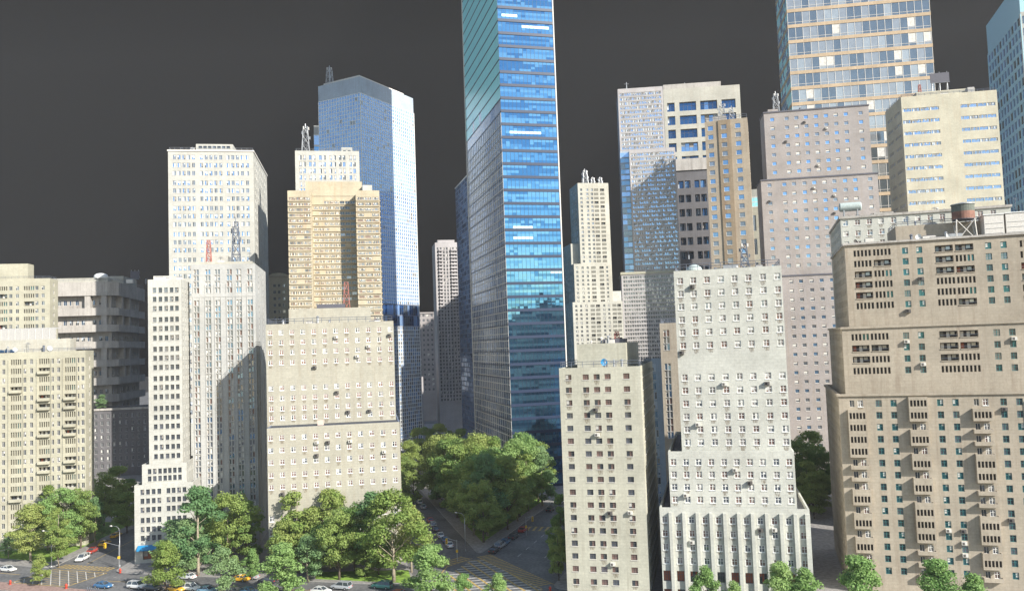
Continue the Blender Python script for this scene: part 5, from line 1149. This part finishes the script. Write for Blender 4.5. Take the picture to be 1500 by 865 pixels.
hydrant(176, 839, 'red fire hydrant at the corner in front of the narrow white tower', 1.15); hydrant(806, 866, 'red fire hydrant at the corner of the cream slab block', 1.1); hydrant(15, 856, 'dark red hydrant on the near pavement at the far left', 1.1); hydrant(97, 862, 'low red hydrant on the near pavement left of the blue sedan', 1.2)
for i in range(6):
    p = G2(128+i*3.2, 866+i*.2); mb = MB(); mb.tube([(0, 0, 0), (0, 0, .85), (0, 0, .95)], [.08, .08, .03], 'rail', 8); o = mb.build('bollard', None, True); o.location = (p.x, p.y, .13); tag(o, 'short dark bollard in the row on the near pavement under the blue sedan', 'bollard', 'row of bollards on the near pavement')
# ================================================================== ROOFTOP THINGS
def rp(b, px, py, v, z): return b.world(b.uz(px, py, v)[0], v, z)
def lattice(name, label, cat, loc, h, w, key, rz=0, n=None, r=.07, ant=True):
    mb = MB(); n = n or max(3, int(h/(w*1.1))); t = .55
    C = [(-1, -1), (1, -1), (1, 1), (-1, 1)]
    f = lambda z: w/2*(1-(1-t)*z/h)
    for (a, c) in C: mb.tube([(a*f(0), c*f(0), 0), (a*f(h), c*f(h), h)], r, key, 4)
    for i in range(n):
        z0_, z1_ = h*i/n, h*(i+1)/n
        for k in range(4):
            a, c = C[k], C[(k+1) % 4]; mb.tube([(a[0]*f(z0_), a[1]*f(z0_), z0_), (c[0]*f(z1_), c[1]*f(z1_), z1_)], r*.7, key, 4); mb.tube([(c[0]*f(z0_), c[1]*f(z0_), z0_), (a[0]*f(z1_), a[1]*f(z1_), z1_)], r*.7, key, 4)
            mb.tube([(a[0]*f(z1_), a[1]*f(z1_), z1_), (c[0]*f(z1_), c[1]*f(z1_), z1_)], r*.8, key, 4)
    o = thing(name, label, cat, loc, rz); mb.build('lattice', o)
    if ant:
        am = MB(); am.tube([(0, 0, h-.5), (0, 0, h*1.12)], r, key, 5)
        for i, z in enumerate((h*.95, h*.8, h*.6)):
            for k in range(3):
                a = 2.1*k+i; am.box(f(z)*1.5*math.cos(a)-.16, f(z)*1.5*math.cos(a)+.16, f(z)*1.5*math.sin(a)-.16, f(z)*1.5*math.sin(a)+.16, z-.06*h, z+.05*h, key if i else 'offwhite')
        am.build('antenna', o)
    return o
def mast_at(b, px, ybase, ytop, v, z, w, key, name, label, cat='antenna mast', **k):
    Y = rp(b, px, ybase, v, z).y; h = (ybase-ytop)/FPX*Y; return lattice(name, label, cat, rp(b, px, ybase, v, z-.6), h+.6, w, key, -b.t, **k)
mast_at(GRD, 483, 124, 97, 2.5, GRDz, 3.0, 'steel', 'antenna_mast', 'grey lattice mast on the left corner of the gridded blue tower roof', r=.16)
mast_at(WB2, 448, 221, 182, 4, WB2z, 3.2, 'steel', 'antenna_mast', 'grey lattice mast on the white block beside the gridded blue tower', r=.17)
mast_at(STP, 857, 269, 247, 5, STPz, 2.4, 'steel', 'antenna_mast', 'tallest of the three masts on the beige stepped tower', r=.15)
mast_at(STP, 868, 269, 257, 6, STPz, 1.8, 'steel', 'antenna_mast', 'middle short mast on the beige stepped tower', r=.14); mast_at(STP, 879, 269, 257, 6, STPz, 1.8, 'steel', 'antenna_mast', 'right short mast on the beige stepped tower', r=.14)
mast_at(PAL, 306, 386, 352, 5, PALz, 1.5, 'redlat', 'lattice_mast', 'thin red lattice mast on the roof of the paired-window tower', ant=False, r=.09)
mast_at(PAL, 346, 385, 324, 6, PALz, 2.4, 'rail', 'antenna_mast', 'tall dark lattice mast on the roof of the paired-window tower', r=.10)
mast_at(SND, 508, 451, 412, 19, SNDz+4, 1.8, 'redlat', 'lattice_mast', 'red lattice mast rising behind the sand building in front of the shaded recess', ant=False, r=.08)
mast_at(OCH, 1058, 177, 148, 5, OCHz, 3.0, 'steel', 'antenna_mast', 'antenna-laden lattice mast on the ochre tower', r=.11); mast_at(OCH, 1072, 174, 150, 7, OCHz, 2.0, 'steel', 'antenna_mast', 'second thinner antenna mast on the ochre tower', r=.09)
mast_at(PNK, 1137, 162, 131, 5, PNKz, 2.6, 'steel', 'antenna_mast', 'grey lattice mast on the left of the pinkish stepped tower roof', r=.13)
mast_at(GRN, 1091, 388, 348, 12, GRNz, 1.9, 'rail', 'lattice_mast', 'dark lattice frame on the roof of the green-white stepped building', r=.09)
mast_at(YEL, 1347, 131, 117, 8, YELz, 1.3, 'redlat', 'lattice_mast', 'small red lattice mast on the yellow ribbon block', ant=False, r=.09)
mast_at(CRM, 904, 498, 488, 9, CRMp+1, 1.2, 'redlat', 'lattice_mast', 'tiny red lattice on top of the cream slab block penthouse', ant=False, r=.07)
mast_at(WHT, 282, 219, 211, 6, WHTz, 2.0, 'steel', 'antenna_mast', 'short antenna cluster on the tall white block', r=.13)
def pole(b, px, ybase, ytop, v, z, label):
    p = rp(b, px, ybase, v, z-.5); h = (ybase-ytop)/FPX*p.y; mb = MB(); mb.tube([(0, 0, 0), (0, 0, h*.7), (0, 0, h+.5)], [.28, .2, .1], 'steel', 6); mb.tube([(-1, 0, h*.92), (1, 0, h*.92)], .09, 'steel', 4); mb.tube([(0, -.8, h*.8), (0, .8, h*.8)], .09, 'steel', 4)
    o = mb.build('antenna_pole', None); o.location = p; tag(o, label, 'antenna')
pole(FIN, 918, 131, 117, 4, FINz, 'short antenna pole on the left of the fine-gridded stepped tower'); pole(CON, 1003, 124, 116, 6, CONz+2, 'little aerial on the concrete frame tower roof'); pole(CRM, 899.5, 530, 519, 2, CRMz, 'thin aerial on the cream slab block roof terrace')
def dish(b, px, py, v, z, r, label, key='white', rz=0):
    p = rp(b, px, py, v, z-.9); o = thing('satellite_dish', label, 'satellite dish', p, rz-b.t); mb = MB(); n = 16; st = []
    for i in range(5):
        rr = r*i/4; y = -.35*(rr/r)**2*r; st.append([(rr*math.cos(2*PI*k/n), y-0, rr*math.sin(2*PI*k/n)+r+.8) for k in range(n)])
    for i in range(4):
        for k in range(n): mb.poly([st[i][k], st[i][(k+1) % n], st[i+1][(k+1) % n], st[i+1][k]], key)
    mb.build('reflector', o, True); s = MB(); s.tube([(0, .1, 0), (0, .05, r+.7)], .08, 'steel', 6); s.tube([(0, 0, r+.8), (0, -r*.8, r+.9)], .04, 'steel', 4); s.build('stand', o)
dish(CRM, 884, 530, 2.5, CRMz+.3, .75, 'pale blue satellite dish on the cream slab block roof terrace', 'skyblue_dish' if False else 'blue', .5)
dish(BRN, 1345.5, 352, 5, BRNz+.2, .6, 'white satellite dish at the left of the brown building roof'); dish(BRN, 1389, 349, 5, BRNz+.2, .4, 'small white dish near the water tank on the brown building'); dish(BRN, 1253, 357, 3, BRNz+.2, .35, 'small dark dish on the roof edge of the brown building', 'ac_dark'); dish(L1, 23, 500, 2, L1.uz(30, 516)[1]+.3, .7, 'white satellite dish below the white canopy on the slit-windowed block')
dish(L1, 74, 500, 2, L1.uz(30, 516)[1]+.3, .8, 'second larger white dish at the right end of the white canopy')
def dome(b, px, py, v, z, r, key, label, sq=.85):
    p = rp(b, px, py, v, z-.9); mb = MB(); n, mm_ = 20, 7
    rg = [[(r*math.cos(math.pi/2*i/mm_)*math.cos(2*PI*k/n), r*math.cos(math.pi/2*i/mm_)*math.sin(2*PI*k/n), .9+r*sq*math.sin(math.pi/2*i/mm_)) for k in range(n)] for i in range(mm_+1)]
    rg.insert(0, [(r*math.cos(2*PI*k/n), r*math.sin(2*PI*k/n), 0) for k in range(n)])
    for i in range(len(rg)-1):
        for k in range(n): mb.poly([rg[i][k], rg[i][(k+1) % n], rg[i+1][(k+1) % n], rg[i+1][k]], key)
    o = mb.build('roof_dome', None, True); o.location = p; tag(o, label, 'dome')
dome(GRN, 1016.5, 390, 6, GRNz, 1.7, 'copper', 'pale green dome on the roof of the green-white stepped building'); dome(PAL, 325, 386, 8, PALz, 2.4, 'white', 'white radome on the roof of the paired-window tower', .7); dome(PAL, 352, 385, 12, PALz, 1.6, 'white', 'smaller white radome right of the dark mast on the paired-window tower', .6); dome(WHT, 261, 219, 8, WHTz, 1.8, 'offwhite', 'low pale dome on the left of the tall white block roof', .6)
dome(BRU, 148, 412, 10, BRUz+3, 3.2, 'white', 'white roof vent dome on the dark balcony-banded building', .5)
# billboard
def billboard(b, px0, px1, y0, y1, v, z, label):
    pa, pb = b.uz(px0, y1, v), b.uz(px1, y1, v); za, zb_ = b.uz(px0, y1, v)[1], b.uz(px0, y0, v)[1]; o = thing('billboard', label, 'billboard', b.world((pa[0]+pb[0])/2, v, z-.9), -b.t); w = (pb[0]-pa[0])/2; h0, h1 = za-z+.9, zb_-z+.9
    p = MB(); p.box(-w, w, -.15, .15, h0, h1, 'trim_dark'); p.build('panel', o); f = MB()
    for x in (-w*.8, 0, w*.8): f.tube([(x, .3, 0), (x, .3, h1-.3)], .14, 'steel', 5); f.tube([(x, 3, 0), (x, .35, h1*.7)], .1, 'steel', 5); f.tube([(x, .2, h1), (x, .2, h1+.6)], .1, 'steel', 4)
    f.tube([(-w, -.6, h0-.2), (w, -.6, h0-.2)], .1, 'steel', 4); f.build('support_frame', o)
billboard(YEL, 1363, 1391, 108, 122, 9, YELz, 'black blank billboard on the roof of the yellow ribbon block'); billboard(BRU, 191, 204, 397, 408, 18, BRUz+3.6, 'small dark billboard on the roof of the balcony-banded building')
# water tank on the brown building
p = rp(BRN, 1413, 345, 7, BRNz); o = thing('water_tank', 'green and rust wooden water tank on steel legs on the brown building roof', 'water tank', (p.x, p.y, BRNz-.9), -BRN.t); Yt = p.y
zz = lambda y: (BRN.uz(1413, y, 7)[1]-BRNz+.9); r_ = 15.2/FPX*Yt; t = MB(); n = 26
simple('tank_rust', (.25, .13, .095), .8, noise=.35, scale=.8); simple('tank_green', (.14, .155, .13), .8, noise=.2)
za, zm, zb_ = zz(322), zz(310), zz(300); t.tube([(0, 0, za), (0, 0, za+.15)], r_*1.02, 'trim_dark', n); t.tube([(0, 0, za+.15), (0, 0, zm)], r_, 'tank_rust', n); t.tube([(0, 0, zm+.003), (0, 0, zb_)], r_, 'tank_green', n)
t.build('tank', o); t = MB(); t.tube([(0, 0, zb_+.003), (0, 0, zb_+.15), (0, 0, zz(296))], [r_*1.08, r_*1.08, .15], 'steel', n); t.build('tank_roof', o)
lg = MB(); q = r_*.78
for (a, c) in ((-1, -1), (1, -1), (1, 1), (-1, 1)): lg.tube([(a*q*1.15, c*q*1.15, 0), (a*q, c*q, za)], .12, 'offwhite', 5)
for (a, c, d, e) in ((-1, -1, 1, -1), (1, -1, 1, 1), (1, 1, -1, 1), (-1, 1, -1, -1)): lg.tube([(a*q*1.1, c*q*1.1, .2), (d*q, e*q, za-.1)], .08, 'offwhite', 4); lg.tube([(d*q*1.1, e*q*1.1, .2), (a*q, c*q, za-.1)], .08, 'offwhite', 4)
lg.build('leg_frame', o)
for i, (xa, xb_, yt, lb) in enumerate([(1442, 1471, 315, 'white plywood roof hut right of the water tank'), (1474, 1510, 312, 'white roof hut at the right frame edge beside the other hut')]):
    a, c = BRN.uz(xa, 330, 5)[0], BRN.uz(xb_, 330, 5)[0]; zt_ = BRN.uz(xa+5, yt, 5)[1]; o = thing('roof_hut', lb, 'roof hut', BRN.world((a+c)/2, 5, BRNz-.9), -BRN.t); w = (c-a)/2; h = zt_-BRNz+.9
    mb = MB(); mb.box(-w, w, 0, 5, 0, h, 'offwhite'); mb.build('wall', o); mb = MB(); mb.box(-w-.15, w+.15, -.15, 5.15, h+.003, h+.2, 'white'); mb.build('roof', o); mb = MB()
    for k in range(4): mb.box(-w+.2, w-.2, -.06, -.003, h*.2*k+.3, h*.2*k+.34, 'steel')
    mb.build('cladding_strip', o)
# horizontal tank on the pale green-white block
p = PGR.world((PGR.uz(1229, 304, 5)[0]+PGR.uz(1262, 304, 5)[0])/2, 5, PGRz-.9); o = thing('storage_tank', 'pale green horizontal cylinder tank on the roof behind the big brown building', 'tank', p, -PGR.t); hw = (PGR.uz(1262, 304, 5)[0]-PGR.uz(1229, 304, 5)[0])/2; hz = PGR.uz(1245, 303, 5)[1]-PGRz+.9
mb = MB(); mb.tube([(-hw, 0, hz), (-hw+.3, 0, hz), (hw-.3, 0, hz), (hw, 0, hz)], [.9, 1.25, 1.25, .9], 'copper', 20); mb.build('tank', o, False); mb = MB()
for x in (-hw*.6, hw*.6): mb.box(x-.15, x+.15, -1, 1, 0, hz-.9, 'steel')
mb.build('saddle', o)
# white canopy and solar panels on the left block
u0_, u1_ = L1.uz(-60, 490, 3)[0], L1.uz(82, 490, 3)[0]; zc_ = L1.uz(40, 480, 3)[1]; o = thing('roof_canopy', 'white scalloped canopy on the roof of the slit-windowed block', 'canopy', L1.world(u0_, 3, L1z-.9), -L1.t); n = 14; wv = (u1_-u0_)/n; mb = MB(); hh = zc_-L1z+.9
for i in range(n):
    mb.poly([(wv*i, 0, hh-.35), (wv*(i+.5), 0, hh), (wv*(i+.5), 4, hh), (wv*i, 4, hh-.35)], 'roof_light'); mb.poly([(wv*(i+.5), 0, hh), (wv*(i+1), 0, hh-.35), (wv*(i+1), 4, hh-.35), (wv*(i+.5), 4, hh)], 'roof_light')
    mb.poly([(wv*i, 0, .2), (wv*(i+1), 0, .2), (wv*(i+1), 0, hh-.35), (wv*(i+.5), 0, hh), (wv*i, 0, hh-.35)], 'roof_light')
mb.build('membrane', o); mb = MB()
for i in range(n+1): mb.tube([(wv*i, -.08, 0), (wv*i, -.08, hh-.3)], .07, 'offwhite', 4)
mb.build('post', o)
for i, x in enumerate((3, 10.5, 18)):
    p = L1.world(L1.uz(x, 514, 1.6)[0], 1.6, L1.uz(30, 516)[1]-.9); o = thing('solar_panel', ['leftmost tilted solar panel on the slit-windowed block roof edge', 'middle tilted solar panel on the slit-windowed block roof edge', 'right tilted solar panel on the slit-windowed block roof edge'][i], 'solar panel', p, -L1.t+.3)
    mb = MB(); mb.poly([(-.55, -.5, 1.0), (.55, -.5, 1.0), (.55, .7, 2.0), (-.55, .7, 2.0)], 'g_deep'); mb.poly([(-.6, -.48, .95), (.6, -.48, .95), (.6, .72, 1.95), (-.6, .72, 1.95)], 'steel'); mb.build('panel', o); mb = MB(); mb.tube([(-.4, .6, 0), (-.4, .6, 1.85)], .05, 'steel', 4); mb.tube([(.4, .6, 0), (.4, .6, 1.85)], .05, 'steel', 4); mb.build('stand', o)
# bush on the podium terrace
p = BRU.world(BRU.uz(149, 595, -12)[0], -12, PODz-.9); o = tree(8, (p.x, p.y), 7.2, 'bright green bushy tree on the roof terrace of the dark balcony-banded building', z=PODz-.9, wide=1.3)

HAZE = .00013
# ================================================================== SKY BACKDROP, LIGHT
sky, nt, bs = newmat('sky_backdrop'); nt.nodes.remove(bs)
em = nd(nt, 'ShaderNodeEmission'); em.inputs[0].default_value = (.0068, .0066, .0062, 1); em.inputs[1].default_value = 1
nt.links.new(em.outputs[0], nt.nodes['Material Output'].inputs[0]); M['sky_backdrop'] = sky
mb = MB(); n = 40; RAD = 2600
for i in range(n):
    a0 = math.radians(-50+100*i/n); a1 = math.radians(-50+100*(i+1)/n)
    for (za, zb) in ((-1.2, 500), (500, 1000), (1000, 1500)):
        mb.poly([(RAD*math.sin(a0), RAD*math.cos(a0), za), (RAD*math.sin(a1), RAD*math.cos(a1), za), (RAD*math.sin(a1), RAD*math.cos(a1), zb), (RAD*math.sin(a0), RAD*math.cos(a0), zb)], 'sky_backdrop')
mb.build('sky', None, kind='structure')
SUN = Vector((.633, -.576, .518)).normalized()
w = bpy.data.worlds.new('World'); SC.world = w; w.use_nodes = True; nt = w.node_tree
st = nt.nodes.new('ShaderNodeTexSky'); st.sky_type = 'NISHITA'; st.sun_disc = False
el = math.asin(SUN.z); st.sun_elevation = el; st.sun_rotation = math.atan2(SUN.x, SUN.y)
st.air_density = 1.2; st.dust_density = .6; st.ozone_density = 1.5
bg = nt.nodes['Background']; nt.links.new(st.outputs[0], bg.inputs[0]); bg.inputs[1].default_value = .105
sd = bpy.data.lights.new('sun', 'SUN'); so = bpy.data.objects.new('sun', sd); COL.objects.link(so)
sd.energy = 5.0; sd.angle = math.radians(.5); sd.color = (1, .955, .88)
so.rotation_euler = SUN.to_track_quat('Z', 'Y').to_euler()
SC.view_settings.view_transform = 'Standard'; SC.view_settings.look = 'None'; SC.view_settings.gamma = 1; SC.view_settings.exposure = .72
SC.view_settings.use_curve_mapping = False

if HAZE:
    m = bpy.data.materials.new('haze'); m.use_nodes = True; nt = m.node_tree; nt.nodes.remove(nt.nodes['Principled BSDF']); pv = nt.nodes.new('ShaderNodeVolumePrincipled')
    pv.inputs['Density'].default_value = HAZE; pv.inputs['Color'].default_value = (.86, .86, .88, 1); pv.inputs['Anisotropy'].default_value = .1
    nt.links.new(pv.outputs[0], nt.nodes['Material Output'].inputs['Volume']); M['haze'] = m
    hz = MB(); hz.box(-420, 420, -40, 620, -2.6, 285, 'haze'); hz.build('haze', None, kind='stuff')
